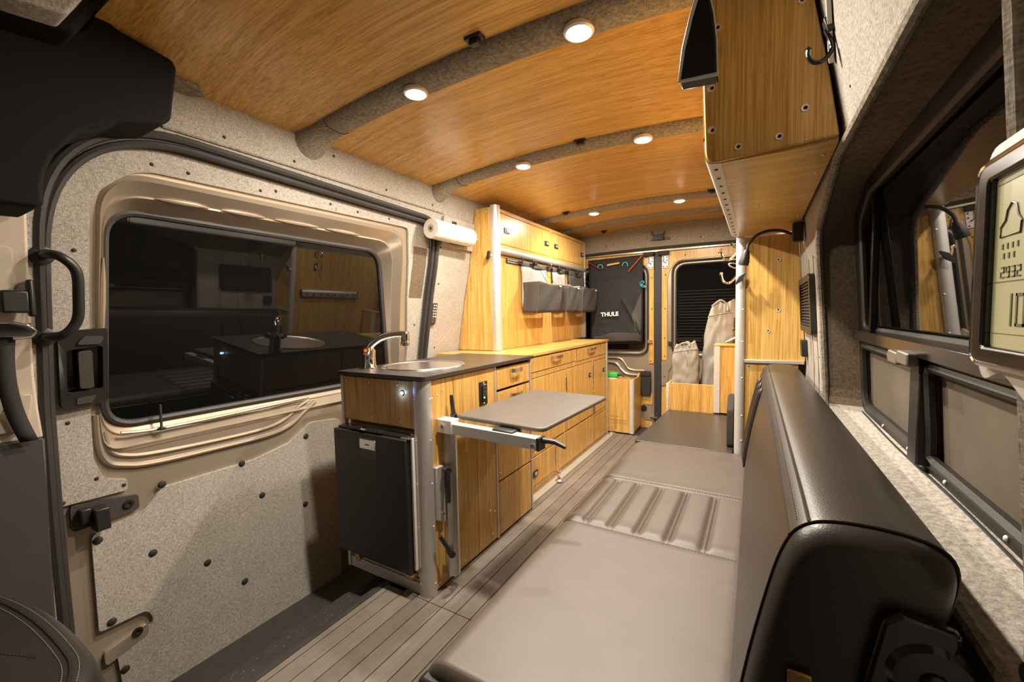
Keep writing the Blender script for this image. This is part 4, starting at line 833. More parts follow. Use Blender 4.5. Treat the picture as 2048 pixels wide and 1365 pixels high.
b = B(); b.prism([(p[0], p[1]) for p in endp], 'xz', 2.213, 2.226); b.build('rear_end_panel', 'bamboo_z', o_, smooth=0)
# ---- wardrobe cabinet
wd = T('wardrobe_cabinet', 'tall bamboo wardrobe panel with aluminium post behind the bench', 'cabinet', (.71, 2.4, 0))
b = B(); b.prism([(.60, .866), (xr(.866)-.004, .866), (xr(1.43)-.004, 1.432), (.60, 1.432)], 'xz', 2.238, 2.252); w1 = b.build('upper_panel', 'bamboo_z', wd, smooth=0)
b = B(); b.prism([(.60, .02), (xr(.2)-.006, .02), (xr(.85)-.03, .850), (.60, .850)], 'xz', 2.242, 2.254); w2 = b.build('lower_panel', 'bamboo_z', wd, smooth=0)
b = B(); b.box(.60, .838, 2.230, 2.245, .851, .866); b.build('divider_strip', 'alu', wd, bevel=.002)
b = B(); b.prism([(.567, 2.226), (.580, 2.221), (.598, 2.222), (.606, 2.232), (.606, 2.255), (.567, 2.255)], 'xy', .40, 1.436); b.build('post', 'alu_white', wd, smooth=60)
b = B(); b.box(.585, .600, 2.256, 3.92, .425, 1.432); b.build('inner_side', 'bamboo_z', wd, smooth=0)
b = B(); b.box(.600, .80, 3.90, 3.92, .02, 1.40); b.build('back', 'bamboo_z', wd, smooth=0)
for z in (1.35, 1.10, .95, .78, .60, .48): piece('rivet', RIV, wd, (.598, 2.2225, z), (0, -1, 0))
for x, z in [(.735, 1.32), (.738, 1.095), (.70, 1.0)]: piece('screw', SCR, w1, (x, 2.238, z), (0, -1, 0))
piece('screw', SCR, w2, (.625, 2.242, .832), (0, -1, 0))
k2 = T('turn_knob', 'grey diamond-shaped turn knob on the wardrobe post', 'knob', (.585, 2.2, 1.23))
b = B(); b.cyl((.592, 2.222, 1.24), (.588, 2.198, 1.24), .007, 10); b.build('stem', 'steel', k2)
b = B(); b.prism(rpoly([(.558, 1.205), (.594, 1.232), (.612, 1.272), (.580, 1.250)], .005, 3), 'xz', 2.180, 2.198); b.build('grip', 'black', k2, bevel=.004)
# chrome coat hooks behind the post
for z, lbl in ((1.395, 'upper chrome double coat hook behind the wardrobe post'), (1.275, 'lower chrome coat hook behind the wardrobe post')):
    h = T('coat_hook', lbl, 'hook', (.565, 2.45, z), 'chrome coat hooks')
    b = B(); b.box(.575, .585, 2.43, 2.47, z-.03, z+.04); b.build('plate', 'chrome', h, bevel=.003)
    b = B(); b.tube(spline([(.575, 2.45, z+.015), (.545, 2.45, z-.02), (.525, 2.45, z-.035), (.500, 2.45, z-.025), (.490, 2.45, z+.01)], 5), .006, 8); b.lathe([(0, -.009), (.007, -.006), (.009, 0), (.007, .006), (0, .009)], (.490, 2.45, z+.015), n=10); b.build('hook', 'chrome', h)
    if z > 1.3:
        b = B(); b.tube(spline([(.575, 2.45, z+.03), (.55, 2.45, z+.025), (.535, 2.45, z+.05)], 4), .005, 8); b.build('small_hook', 'chrome', h)
        b = B(); b.tube([(.555+.03*math.cos(a), 2.44, z-.07+.012*math.sin(a)-.3*(.03*math.cos(a))) for a in [2*PI*k/20 for k in range(20)]], .004, 6, closed=True); b.build('carabiner', 'steel', h)
# ---- gooseneck reading lamp by the wardrobe
gl = T('reading_lamp', 'black gooseneck reading lamp under the overhead cabinet, by the wardrobe', 'lamp', (.79, 2.0, 1.36), 'gooseneck reading lamps')
b = B(); b.box(.770, .806, 1.975, 2.03, 1.358, 1.432); b.build('base', 'black', gl, bevel=.004)
b = B(); b.tube(spline([(.775, 2.0, 1.388), (.735, 1.995, 1.408), (.690, 1.99, 1.412), (.648, 1.985, 1.397), (.622, 1.98, 1.365), (.615, 1.98, 1.335)], 8), .006, 10); b.build('neck', 'black', gl)
hd_ = Vector((-.22, 0, -1)).normalized(); p0 = Vector((.616, 1.98, 1.342))
b = B(); b.lathe([(0, -.002), (.009, 0), (.013, .012), (.0175, .03), (.0195, .05), (.0185, .062), (.016, .062), (.015, .05)], p0, hd_, 24); b.build('head', 'black', gl)
b = B(); b.lathe([(.0165, .058), (.010, .0595), (0, .060)], p0, hd_, 20); b.build('bulb_lens', 'lamp_glow', gl)
# second lamp close to the camera
nl = T('reading_lamp', 'dark tapered reading lamp head with pale rim hanging close to the camera', 'lamp', (.606, .42, 1.295), 'gooseneck reading lamps')
bl_ = [(.612, 1.375), (.604, 1.350), (.598, 1.325), (.5945, 1.298), (.6255, 1.2955), (.6245, 1.325), (.622, 1.348), (.616, 1.375)]
b = B(); b.prism(bl_, 'xz', .412, .430); hb = b.build('head', 'black_gloss', nl, bevel=.004, seg=3)
b = B(); b.tube([(p[0], .412, p[1]) for p in [bl_[0], bl_[1], bl_[2], bl_[3], bl_[4]]], .0016, 8); b.tube([(p[0], .412, p[1]) for p in [bl_[4], bl_[5], bl_[6], bl_[7]]], .0007, 8); b.build('rim', 'white_plastic', hb)
b = B(); b.tube(spline([(.614, .421, 1.372), (.616, .43, 1.42), (.625, .46, 1.50), (.65, .52, 1.60), (.70, .58, 1.70), (.742, .60, 1.74)], 6), .004, 8); b.build('neck', 'black', nl)
# ---- vent grille and small black box on the right wall
vg = T('vent_grille', 'black mesh vent grille on the right wall beside the wardrobe', 'vent', mR(1.95, 1.0, .0))
vo = rpoly([(1.77, 1.005), (1.755, 1.218), (2.17, 1.218), (2.20, 1.005)], .025, 5)
b = B(); b.sheet(vo, [rpoly([(1.80, 1.03), (1.79, 1.195), (2.14, 1.195), (2.165, 1.03)], .015, 4)], mR, .0, .018); b.build('frame', 'black', vg, bevel=.004)
b = B(); b.sheet([(1.79, 1.02), (1.78, 1.205), (2.15, 1.205), (2.18, 1.02)], [], mR, .002, .006); b.build('backing', 'black_matte', vg)
for k in range(14): 
    z = 1.035+.0118*k; b = B(); b.tube([mR(1.80, z, .011), mR(2.155, z, .011)], .0028, 5); b.build('slat', 'dark_plastic', vg)
b = B(); b.sheet(rpoly([(2.13, .895), (2.13, .965), (2.20, .965), (2.20, .895)], .008, 3), [], mR, .0, .022); tag(b.build('wall_switch', 'black', bevel=.003), 'small black switch box below the vent grille', 'switch')
# ---- black swivel hook by the overhead cabinet
bh = T('wall_hook', 'black swivel hook on a metal rail at the overhead cabinet corner', 'hook', (.76, 1.04, 1.57))
b = B(); b.bar((xr(1.60)-.004, 1.075, 1.585), (xr(1.76)-.004, .95, 1.76), .018, .008, (1, 0, 0)); b.build('rail', 'alu_flat', bh, bevel=.001)
b = B(); b.obox((.772, 1.04, 1.640), (1, 0, .3), (0, 1, 0), (-.3, 0, 1), .010, .012, .014); b.build('clamp', 'black', bh, bevel=.002)
b = B(); b.tube(spline([(.764, 1.04, 1.632), (.772, 1.04, 1.610), (.774, 1.04, 1.592), (.762, 1.04, 1.577), (.747, 1.04, 1.577), (.738, 1.04, 1.590), (.737, 1.04, 1.603)], 6), .0042, 10); b.lathe([(0, -.006), (.006, 0), (0, .006)], (.737, 1.04, 1.605), n=10); b.build('hook', 'black_gloss', bh)
b = B(); b.obox((.79, .98, 1.70), (1, 0, .3), (0, 1, 0), (-.3, 0, 1), .012, .014, .012); b.build('second_clamp', 'black', bh, bevel=.003)

# ---- bench
be = T('bench_seat', 'brown vinyl bench with pleated seat and dark leather backrest along the right wall', 'bench', (.4, 1.4, 0))
b = B(); b.box(.135, .80, .66, 2.205, .0, .30); b.build('base', 'black_matte', be, smooth=0, bevel=.01)
CH = [.182, .262, .347, .437, .535]
def seat_z(x, y):
    z = .420
    ex = min(x-.095, .66-x); ey = min((y-.575)*1.9, (2.216-y)*2.5)
    for e in (ex, ey): 
        if e < .05: z -= .05*(1-math.sqrt(max(0, 1-(1-max(e, 0)/.05)**2)))
    for ys_, wdt in ((1.245, .008), (1.652, .008)):
        z -= .006*math.exp(-((y-ys_)/wdt)**2)
        z += .0025*math.exp(-((y-ys_-.025)/.025)**2)
    if 1.245 < y < 1.652:
        ed = max(0, min((y-1.245)/.02, (1.652-y)/.02, 1)); ed = ed*ed*(3-2*ed)
        for xc in CH:
            d = (x-xc)/.0095
            z -= ed*(.012*math.exp(-(d/1.25)**2) - .008*math.exp(-(d/.45)**2))
        # pads bulge between the channels
        xs_ = [.105]+CH+[.66]
        for a, c2 in zip(xs_[:-1], xs_[1:]):
            if a <= x < c2: z += ed*.0022*math.sin(PI*(x-a)/(c2-a))
    return z
def seat_section(y0, y1, ny, nm, nx=120):
    b = B(); xs_ = [.095+.565*(i/nx) for i in range(nx+1)]
    xs_ = sorted(set(xs_ + [.095+.05*(1-math.cos(PI/2*k/8)) for k in range(9)])); yy = [y0+(y1-y0)*j/ny for j in range(ny+1)]
    if y0 < .6: yy = sorted(set(yy+[y0+.027*(1-math.cos(PI/2*k/8)) for k in range(9)]))
    n = len(xs_); v = []
    for y in yy: v += [(x, y, seat_z(x, y)) for x in xs_]
    f_ = [(j*n+i, j*n+i+1, (j+1)*n+i+1, (j+1)*n+i) for j in range(len(yy)-1) for i in range(n-1)]
    k = len(v); m = len(yy)
    v += [(x, y0, .29) for x in xs_] + [(.095, y, .29) for y in yy]
    f_ += [(i, k+i, k+i+1, i+1) for i in range(n-1)] + [(j*n, (j+1)*n, k+n+j+1, k+n+j) for j in range(m-1)]
    b.raw(v, f_); return b.build(nm, 'seat_vinyl', be, smooth=50)
s1 = seat_section(.575, 1.245, 40, 'seat_cushion', 60); s2 = seat_section(1.245, 1.652, 50, 'pleated_seat_section', 200); s3 = seat_section(1.652, 2.216, 40, 'seat_cushion', 60)
b = B(); b.box(.094, .655, .560, .600, .285, .392); fb_ = b.build('front_border', 'leather_black', be, bevel=.012, seg=3)
b = B(); b.box(.088, .12, .60, 2.21, .285, .37); b.build('side_border', 'leather_black', be, bevel=.01, seg=3)
def stitches(parent, pts, mat='thread', r=.0011, step=.010, ln=.6):
    P = [Vector(p) for p in pts]; b = B()
    for a, c2 in zip(P[:-1], P[1:]):
        L0 = (c2-a).length; n = max(1, int(L0/step))
        for i in range(n): b.tube([a+(c2-a)*(i/n), a+(c2-a)*((i+ln)/n)], r, 4)
    o = b.build('stitching', mat, parent, smooth=0); o['kind'] = 'stuff'; return o
stitches(be, [(.11+.54*k/30, .5615, .3895) for k in range(31)], 'thread', .0008, .008)
stitches(s2, [(.12+.5*k/30, 1.236, seat_z(.12+.5*k/30, 1.236)+.001) for k in range(31)], 'thread_dark', .0009, .008)
stitches(s3, [(.12+.5*k/30, 1.662, seat_z(.12+.5*k/30, 1.662)+.001) for k in range(31)], 'thread_dark', .0009, .008)
# backrest: profile swept along the bench, rounded ends
prof = spline([(.622, .405), (.630, .52), (.648, .66), (.672, .78), (.688, .835), (.704, .858), (.730, .868), (.775, .869), (.808, .862), (.824, .845), (.823, .81), (.806, .74), (.792, .62), (.780, .405)], 4)
prof = [(p[0], p[1]) for p in [(q.x, q.y) for q in prof]]
cx_, cz_ = .725, .63
yy = []; R_ = .035
for k in range(9): a = PI/2*k/8; yy.append((.515+R_*(1-math.sin(a)), 1-.06*(1-math.cos(PI/2-a)) if False else 1-(R_*(1-math.cos(PI/2-a)))/.16))
yy = [(.515+R_*(1-math.cos(PI/2*k/8)), (1-R_/.13)+(R_/.13)*math.sin(PI/2*k/8)) for k in range(9)] + [(.7+.1*k, 1.0) for k in range(14)] + [(2.165+R_*math.sin(PI/2*k/8), (1-R_/.13)+(R_/.13)*math.cos(PI/2*k/8)) for k in range(9)]
def bp_pt(q, y, s):
    x = cx_+(q[0]-cx_)*s; zz = q[1] if q[1] < .5 else cz_+(q[1]-cz_)*(1-(1-s)*.45)
    return (x-.010*max(0, (y-.6)/1.6)*(q[1] > .5), y, zz - .012*max(0, (y-.6)/1.6)*(q[1] > .6))
b = B(); n = len(prof); v = []
for y, s in yy: v += [bp_pt(q, y, s) for q in prof]
m = len(yy); f_ = [(j*n+i, j*n+(i+1) % n, (j+1)*n+(i+1) % n, (j+1)*n+i) for j in range(m-1) for i in range(n)] + [tuple(range(n))[::-1], tuple(range((m-1)*n, m*n))]
b.raw(v, f_); br_ = b.build('backrest', 'leather_brown', be, smooth=60)
# seams of the backrest
def seam(i, dy0, dy1, r=.0022, out=(0, 0, 0)):
    q = prof[i]; b = B(); b.tube([Vector(bp_pt(q, y, 1.0))+Vector(out) for y in np.linspace(dy0, dy1, 24)], r, 6); return b.build('seam', 'leather_black', br_)
seam(17, .540, 2.16); seam(21, .540, 2.16)
b = B(); b.tube([bp_pt(q, .540, .999) for q in prof[2:46]], .0016, 6); b.build('end_seam', 'leather_black', br_)
for y in (1.72, 1.86, 2.0):
    b = B(); b.tube([Vector(bp_pt(q, y, 1.0))+Vector((-.003, 0, .0)) for q in prof[4:16]], [.002]+[.010]*10+[.002], 8, flat=1); b.build('pleat', 'leather_brown', br_)
stitches(br_, [bp_pt(prof[19], float(y), 1.0) for y in np.linspace(.56, 2.16, 40)], 'thread_dark', .0009, .006)
# hinge bracket at the near end
b = B(); b.prism(rpoly([(.735, .42), (.752, .73), (.764, .796), (.776, .807), (.818, .801), (.818, .79), (.806, .74), (.80, .42)], .008, 4), 'xz', .500, .514); hb2 = b.build('hinge_bracket', 'black_gloss', be, bevel=.004)
b = B(); b.lathe([(.034, -.012), (.034, 0), (.029, .005), (.011, .006), (.011, .009), (.008, .010), (0, .010)], (.800, .500, .752), (0, -1, 0), 28); b.build('hinge_cover', 'black_gloss', hb2)
b = B(); b.box(.690, .712, .506, .512, .66, .712); b.build('anchor_plate', 'brass', be, bevel=.002)

# ---- perforated rail with rings on the wardrobe side (seen reflected in the side window)
kr = T('ring_rail', 'silver perforated rail with rings on the wardrobe side facing the aisle', 'rail', (.575, 2.6, 1.0))
b = B(); b.prism(rpoly([(.585, 1.0), (.585, 1.062), (.565, 1.062), (.556, 1.045), (.560, 1.0)], .003, 3), 'xz', 2.32, 2.93); b.build('rail', 'alu', kr, bevel=.002)
b = B(); b.box(.556, .584, 2.312, 2.322, .996, 1.066); b.build('end_cap', 'black', kr, bevel=.004)
b = B(); b.box(.556, .584, 2.928, 2.938, .996, 1.066); b.build('end_cap', 'black', kr, bevel=.004)
for k in range(8):
    b = B(); b.lathe([(.008, 0), (.008, .001), (0, .001)], (.5575, 2.37+k*.073, 1.022), (-1, 0, .1), 10); b.build('hole', 'black_matte', kr)
for y in (2.42, 2.76):
    b = B(); b.tube([(.550+.004*math.sin(a), y+.022*math.cos(a), .998+.024*math.sin(a)) for a in [2*PI*k/18 for k in range(18)]], .0025, 6, closed=True); b.build('ring', 'chrome', kr)
# ---- rear platform, boxes and bags
rp = T('rear_platform', 'low platform with dark laminate top behind the bench', 'platform', (.32, 2.65, 0))
b = B(); b.box(.14, .55, 2.28, 3.03, .0, .397); b.build('box', 'bamboo_z', rp, smooth=0)
b = B(); b.prism(rpoly([(.098, 2.222), (.560, 2.222), (.560, 3.045), (.125, 3.045)], .012, 3), 'xy', .398, .415); b.build('top', 'laminate', rp, smooth=30, bevel=.003)
b = B(); b.prism(rpoly([(2.30, .416), (2.32, .60), (2.42, .66), (2.58, .64), (2.62, .416)], .02, 4), 'yz', .53, .562); tag(b.build('dark_panel', 'black_matte', bevel=.006), 'dark padded panel standing on the rear platform against the wardrobe post', 'panel')
lb = T('storage_box', 'low open bamboo box holding two drawstring sacks', 'box', (.26, 3.2, .36))
b = B(); b.box(.118, .412, 3.055, 3.067, .30, .603); b.build('front_panel', 'bamboo_z', lb, smooth=0, bevel=.001)
b = B(); b.box(.118, .130, 3.067, 3.40, .30, .603); b.build('side_panel', 'bamboo_y', lb, smooth=0)
b = B(); b.box(.130, .582, 3.388, 3.40, .30, .603); b.box(.130, .41, 3.067, 3.388, .36, .372); b.box(.41, .582, 3.16, 3.388, .36, .372); b.build('back_and_base', 'bamboo_x', lb, smooth=0)
b = B(); b.box(.108, .126, 3.050, 3.068, .30, .600); b.build('corner_post', 'alu_white', lb, bevel=.006)
for x, z in [(.145, .585), (.26, .585), (.385, .585)]: piece('screw', SCR, lb, (x, 3.055, z), (0, -1, 0))
for z in (.57, .50, .43): piece('rivet', RIV, lb, (.116, 3.050, z), (0, -1, 0))
tb = T('bamboo_chest', 'tall narrow bamboo chest with aluminium corner beside the sacks', 'chest', (.49, 3.2, .39))
b = B(); b.box(.425, .582, 3.040, 3.145, .425, .866); b.build('body', 'bamboo_z', tb, smooth=0)
b = B(); b.box(.412, .583, 3.030, 3.152, .8665, .879); b.build('lid', 'bamboo_x', tb, smooth=0, bevel=.002)
b = B(); b.prism([(.410, 3.06), (.412, 3.036), (.422, 3.028), (.447, 3.030), (.447, 3.041), (.424, 3.041), (.424, 3.06)], 'xy', .425, .866); b.build('corner_post', 'alu_white', tb, smooth=60)
for z in (.80, .70, .58, .46): piece('rivet', RIV, tb, (.44, 3.030, z), (0, -1, 0))
cb_ = T('carabiner', 'steel carabiner lying on the bamboo chest lid', 'carabiner', (.50, 3.12, .88))
for k in range(2):
    b = B(); b.tube([(.49+.03*k+.045*math.cos(a)*.9, 3.12+.02*k+.02*math.sin(a), .884+.018*k+.030*math.cos(a)*.6+.014) for a in [2*PI*i/20 for i in range(20)]], .004, 7, closed=True); b.build('ring', 'steel', cb_)
def sack(name, lbl, cx, cy, rx, ry, z0, z1, seed, lean=0, neck=.75, cordside=.8):
    t = T(name, lbl, 'bag', (cx, cy, z0), 'grey drawstring sacks in the bamboo box'); b = B(); random.seed(seed)
    nu, nv = 80, 80
    def fn(u, v):
        a = 2*PI*u; h = v; s = 1.0
        s *= (.82+.18*min(1, h/.08)); 
        if h > .80: s *= 1-(1-neck)*((h-.80)/.2)**1.3
        s *= .94+.06*math.sin(PI*min(1, h*1.1))
        sq = (abs(math.cos(a))**4+abs(math.sin(a))**4)**-.25
        w_ = noise.noise(Vector((math.cos(a)*1.6+seed, math.sin(a)*1.6, h*3.5)))*.22+noise.noise(Vector((math.cos(a)*3.5, math.sin(a)*3.5+seed, h*9+u)))*.16
        wr = abs(math.sin((h*7+1.6*math.cos(a+seed))*1.4))**3*.07*(1.15-h)
        gath = (.05*math.sin(a*17+seed)*max(0, (h-.78)/.22)) 
        fold = .035*math.sin(h*23+3.2*math.sin(a*1.0+seed)+2.0*math.sin(a*2+seed*1.7))*math.sin(a*1.5+h*4+seed)*math.sin(PI*min(1, h*1.05))
        s *= 1+w_*.6-wr+gath+fold
        return (cx+rx*s*sq*.92*math.cos(a)+lean*h, cy+ry*s*sq*.92*math.sin(a), z0+(z1-z0)*h+.012*math.sin(a*5+seed)*(h > .9)+.02*math.cos(a+.6)*h)
    b.grid(fn, nu, nv); b.grid(lambda u, v: tuple(Vector(fn(u, 1.0))*(1-v)+Vector((cx+lean, cy, z1-.03))*v), nu, 4); bd = b.build('sack_body', 'sack', t, smooth=80)
    b = B(); b.tube([Vector(fn(k/40, .90))*1.0 + Vector((math.cos(2*PI*k/40), math.sin(2*PI*k/40), 0))*.002 for k in range(40)], .004, 6, closed=True); b.build('drawcord', 'sack', t)
    p = Vector(fn(cordside, .90)); b = B(); b.tube(spline([p, p+Vector((.004, -.012, -.04)), p+Vector((-.002, -.014, -.10)), p+Vector((.006, -.014, -.16))], 5), .0028, 6); b.build('cord_end', 'black_matte', t)
    b = B(); b.tube(spline([Vector(fn(.70, .96))+Vector((-.04, -.01, .0)), Vector(fn(.72, 1.0))+Vector((0, -.02, .01)), Vector(fn(.76, 1.0))+Vector((.02, -.01, -.01)), Vector(fn(.78, .95))+Vector((.02, -.02, -.01))], 5), .006, 7); b.build('gathered_loop', 'sack', t)
sack('drawstring_sack', 'short grey drawstring sack in the bamboo box', .217, 3.20, .098, .10, .375, .865, 2, 0, .72)
sack('drawstring_sack', 'tall grey drawstring sack leaning in the bamboo box', .385, 3.28, .105, .11, .375, 1.145, 5, .065, .80, .95)
# ---- bamboo bin on the left rear door
bn = T('bamboo_bin', 'bamboo bin with aluminium corner hung on the left rear door', 'bin', (-.45, 3.85, .0))
b = B(); b.box(-.62, -.318, 3.722, 3.734, .012, .500); bf = b.build('front_panel', 'bamboo_z', bn, smooth=0, bevel=.001)
b = B(); b.prism([(3.734, .012), (4.028, .03), (4.028, .53), (3.97, .53), (3.90, .50), (3.734, .50)], 'yz', -.305, -.293); b.build('side_panel', 'bamboo_z', bn, smooth=0)
b = B(); b.box(-.62, -.305, 3.734, 4.028, .012, .030); b.build('base', 'bamboo_x', bn, smooth=0)
b = B(); b.prism([(-.322, 3.719), (-.300, 3.717), (-.288, 3.726), (-.288, 3.742), (-.300, 3.742), (-.322, 3.735)], 'xy', .010, .498); b.build('corner_post', 'alu_white', bn, smooth=60)
for z in (.47, .38, .28, .18, .05): piece('rivet', RIV, bn, (-.316, 3.719, z), (0, -1, 0)); piece('rivet', RIV, bn, (-.289, 3.734, z), (1, 0, 0))
for x, z in [(-.50, .485), (-.37, .485), (-.335, .04), (-.45, .03)]: piece('rivet', RIV, bf, (x, 3.722, z), (0, -1, 0))
b = B(); random.seed(5)
for (x0, x1, z) in ((-.505, -.42, .158), (-.505, -.345, .128), (-.505, -.36, .118), (-.47, -.345, .103), (-.505, -.345, .092)):
    x = x0
    while x < x1:
        wdt = .004+.01*random.random(); b.box(x, min(x+wdt, x1), 3.7212, 3.7222, z-.0015, z+.0015); x += wdt+.003
o = b.build('engraved_marks', 'brown_fabric', bf, smooth=0); o['kind'] = 'stuff'
gi = T('spray_bottle', 'bright green topped bottle sticking out of the bamboo bin', 'bottle', (-.50, 3.80, .03))
b = B(); b.box(-.545, -.455, 3.77, 3.83, .032, .505); b.build('bottle_body', 'white_plastic', gi, bevel=.012, seg=3)
b = B(); b.box(-.550, -.450, 3.766, 3.834, .506, .548); b.build('green_cap', 'green', gi, bevel=.008, seg=3)
b = B(); b.tube([(-.45, 3.80, .525), (-.41, 3.80, .530), (-.395, 3.80, .512)], .010, 8); b.build('nozzle', 'black', gi)

# ---- black hanging bag with lettering on the left rear door
tb_ = T('hanging_bag', 'black fabric bag with bold white lettering hanging on the left rear door', 'bag', (-.53, 3.98, .80))
def bag_f(u, v, front=True):
    x0, x1 = -.800+.02*v*v, -.275+.004*math.sin(3*v); x = x0+(x1-x0)*u; z = 1.625-.828*v+.012*u-.006*math.sin(PI*u)*v
    ed = min(1, u/.07, (1-u)/.07); ed = math.sqrt(max(0, 1-(1-ed)**2)); ev = math.sqrt(max(0, 1-(1-min(1, v/.03, (1-v)/.05))**2))
    d = (.010+.035*max(0, (v-.25)/.75)**.8)*ed*ev
    if front:
        r1 = math.exp(-((u-.72+.9*(v-.48))/.045)**2)*(.45 < v < .72)*(1-abs(v-.585)/.14); r2 = math.exp(-((u-.66-.85*(v-.50))/.035)**2)*(v > .49)*(v < .9)
        d += ed*ev*(.014*r2+.010*max(0, r1)+.010*noise.noise(Vector((u*3, v*4, 1.3)))*v+.012*(v > .80)*math.sin(PI*(v-.80)/.2)*(.6+.4*math.sin(u*7)))
    return (x, 4.005-d if front else 4.012, z)
b = B(); b.grid(lambda u, v: bag_f(u, v), 44, 56); b.grid(lambda u, v: bag_f(1-u, v, False), 10, 10); bb = b.build('body', 'bag_black', tb_, smooth=80)
# grey side gusset and base pocket panels
def patch(poly, name, mat, lift=.002):
    b = B()
    for i in range(1, len(poly)-1): pass
    us_, vs_ = [p[0] for p in poly], [p[1] for p in poly]
    bm_ = bmesh.new(); vv = [bm_.verts.new((p[0], p[1], 0)) for p in poly]; bm_.faces.new(vv); bmesh.ops.triangulate(bm_, faces=bm_.faces[:]); bmesh.ops.subdivide_edges(bm_, edges=bm_.edges[:], cuts=5, use_grid_fill=True); bm_.verts.index_update()
    V_ = [];
    for p in bm_.verts:
        q = bag_f(p.co.x, p.co.y); V_.append((q[0], q[1]-lift, q[2]))
    b.raw(V_, [[w_.index for w_ in f__.verts] for f__ in bm_.faces]); bm_.free(); return b.build(name, mat, bb, smooth=80)
patch([(.98, .42), (.985, .97), (.90, .965), (.93, .86), (.82, .66)], 'side_gusset', 'bag_grey')
patch([(.10, .885), (.30, .87), (.50, .855), (.66, .855), (.90, .862), (.91, .96), (.10, .96)], 'base_panel', 'bag_grey')
b = B(); b.tube(spline([Vector(bag_f(u, v))+Vector((0, -.004, 0)) for u, v in [(.10, .89), (.28, .88), (.42, .852), (.66, .853), (.90, .865), (.92, .84)]], 6), .004, 6); b.build('piping', 'black_matte', bb)
hm = [(-.612, 1.553), (-.485, 1.565), (-.478, 1.582), (-.500, 1.588), (-.595, 1.578), (-.615, 1.570)]
b = B(); b.prism(rpoly(hm, .008, 3), 'xz', 3.986, 3.990); b.build('handle_slot', 'bamboo_x', bb, smooth=0)
b = B(); P_ = rpoly(hm, .008, 3); b.tube([(p[0], 3.987, p[1]) for p in P_], .004, 6, closed=True); b.build('slot_edge', 'black_matte', bb)
text_mesh('bag_lettering', 'THULE', .054, 'white_print', bb, Matrix.Translation((-.572, 3.944, 1.088)) @ Matrix.Rotation(PI/2, 4, 'X') @ Matrix.Rotation(.04, 4, 'Z'), .001, .0016, 1.06)
def strap(name, lbl, cat, p, q, mat):
    b = B(); b.bar(p, q, .006, .016, (0, -1, 0)); tag(b.build(name, mat, bevel=.002), lbl, cat)
strap('strap', 'orange strap clipped to the top right of the black bag', 'strap', (-.272, 3.978, 1.625), (-.400, 3.976, 1.487), 'orange')
strap('strap', 'maroon strap clipped to the top left of the black bag', 'strap', (-.800, 3.978, 1.610), (-.668, 3.976, 1.525), 'maroon')
for (x, z, nm) in ((-.672, 1.545, 'left blue wire hook on the black bag'), (-.430, 1.548, 'right blue wire hook on the black bag')):
    b = B(); b.tube([(x+.024*math.cos(a), 3.972, z+.028*math.sin(a)) for a in np.linspace(-.35, PI+.2, 14)], .004, 6); tag(b.build('wire_hook', 'teal'), nm, 'hook', 'blue wire hooks on the black bag')
b = B(); b.tube(spline([(-.300, 3.985, 1.372), (-.268, 3.980, 1.392), (-.258, 3.98, 1.375), (-.290, 3.98, 1.355), (-.26, 3.98, 1.335), (-.240, 3.98, 1.340), (-.285, 3.98, 1.36)], 5), .0035, 6); tag(b.build('cord_loop', 'teal'), 'knotted turquoise cord at the right edge of the black bag', 'cord')

# ---- front seat corner, bottom left
fs = T('front_seat', 'black leather front seat cushion with pale stitching at bottom left', 'seat', (-.6, .1, .2))
sprof = [(-.75, .225), (-.60, .252), (-.50, .256), (-.42, .240), (-.36, .20), (-.33, .14)]
def fsf(u, v):
    # u across x, v back to front; a domed cushion
    x = -.95+.66*u; yb = .262-.10*max(0, (x+.47)/.2)**2 if x > -.47 else .262-.03*((x+.47)/.4)**2
    y = yb-.75*v; z = .447+.018*math.sin(PI*min(1, u))-.0*v
    e = min(1, v/.05, (1-u)/.10, u/.1); z -= .07*(1-math.sqrt(max(0, 1-(1-e)**2))); return (x, y, z)
b = B(); b.grid(fsf, 50, 60); b.raw([fsf(k/50, 0) for k in range(51)]+[Vector(fsf(k/50, 0))+Vector((0, .004, -.22)) for k in range(51)], [(k, k+1, 52+k, 51+k) for k in range(50)])
b.raw([fsf(1, k/50) for k in range(51)]+[Vector(fsf(1, k/50))+Vector((.004, 0, -.22)) for k in range(51)], [(k, k+1, 52+k, 51+k) for k in range(50)]); fc = b.build('cushion', 'leather_black', fs, smooth=70)
stitches(fc, [Vector(fsf(u, .045))+Vector((0, 0, .0012)) for u in np.linspace(.1, .9, 30)], 'thread', .0005, .006)
stitches(fc, [Vector(fsf(u, .075))+Vector((0, 0, .0012)) for u in np.linspace(.1, .9, 30)], 'thread', .0005, .006)
b = B(); b.tube([Vector(fsf(u, .06))+Vector((0, 0, -.001)) for u in np.linspace(.1, .93, 40)], .004, 6); b.build('piping', 'leather_black', fc)
stitches(fc, [Vector(fsf(.12+.55*k/12, .30-.2*k/12))+Vector((0, 0, .001)) for k in range(13)], 'thread_dark', .0008, .008)
b = B(); b.box(-.92, -.36, -.45, .22, .0, .36); b.build('seat_base', 'black_matte', fs)

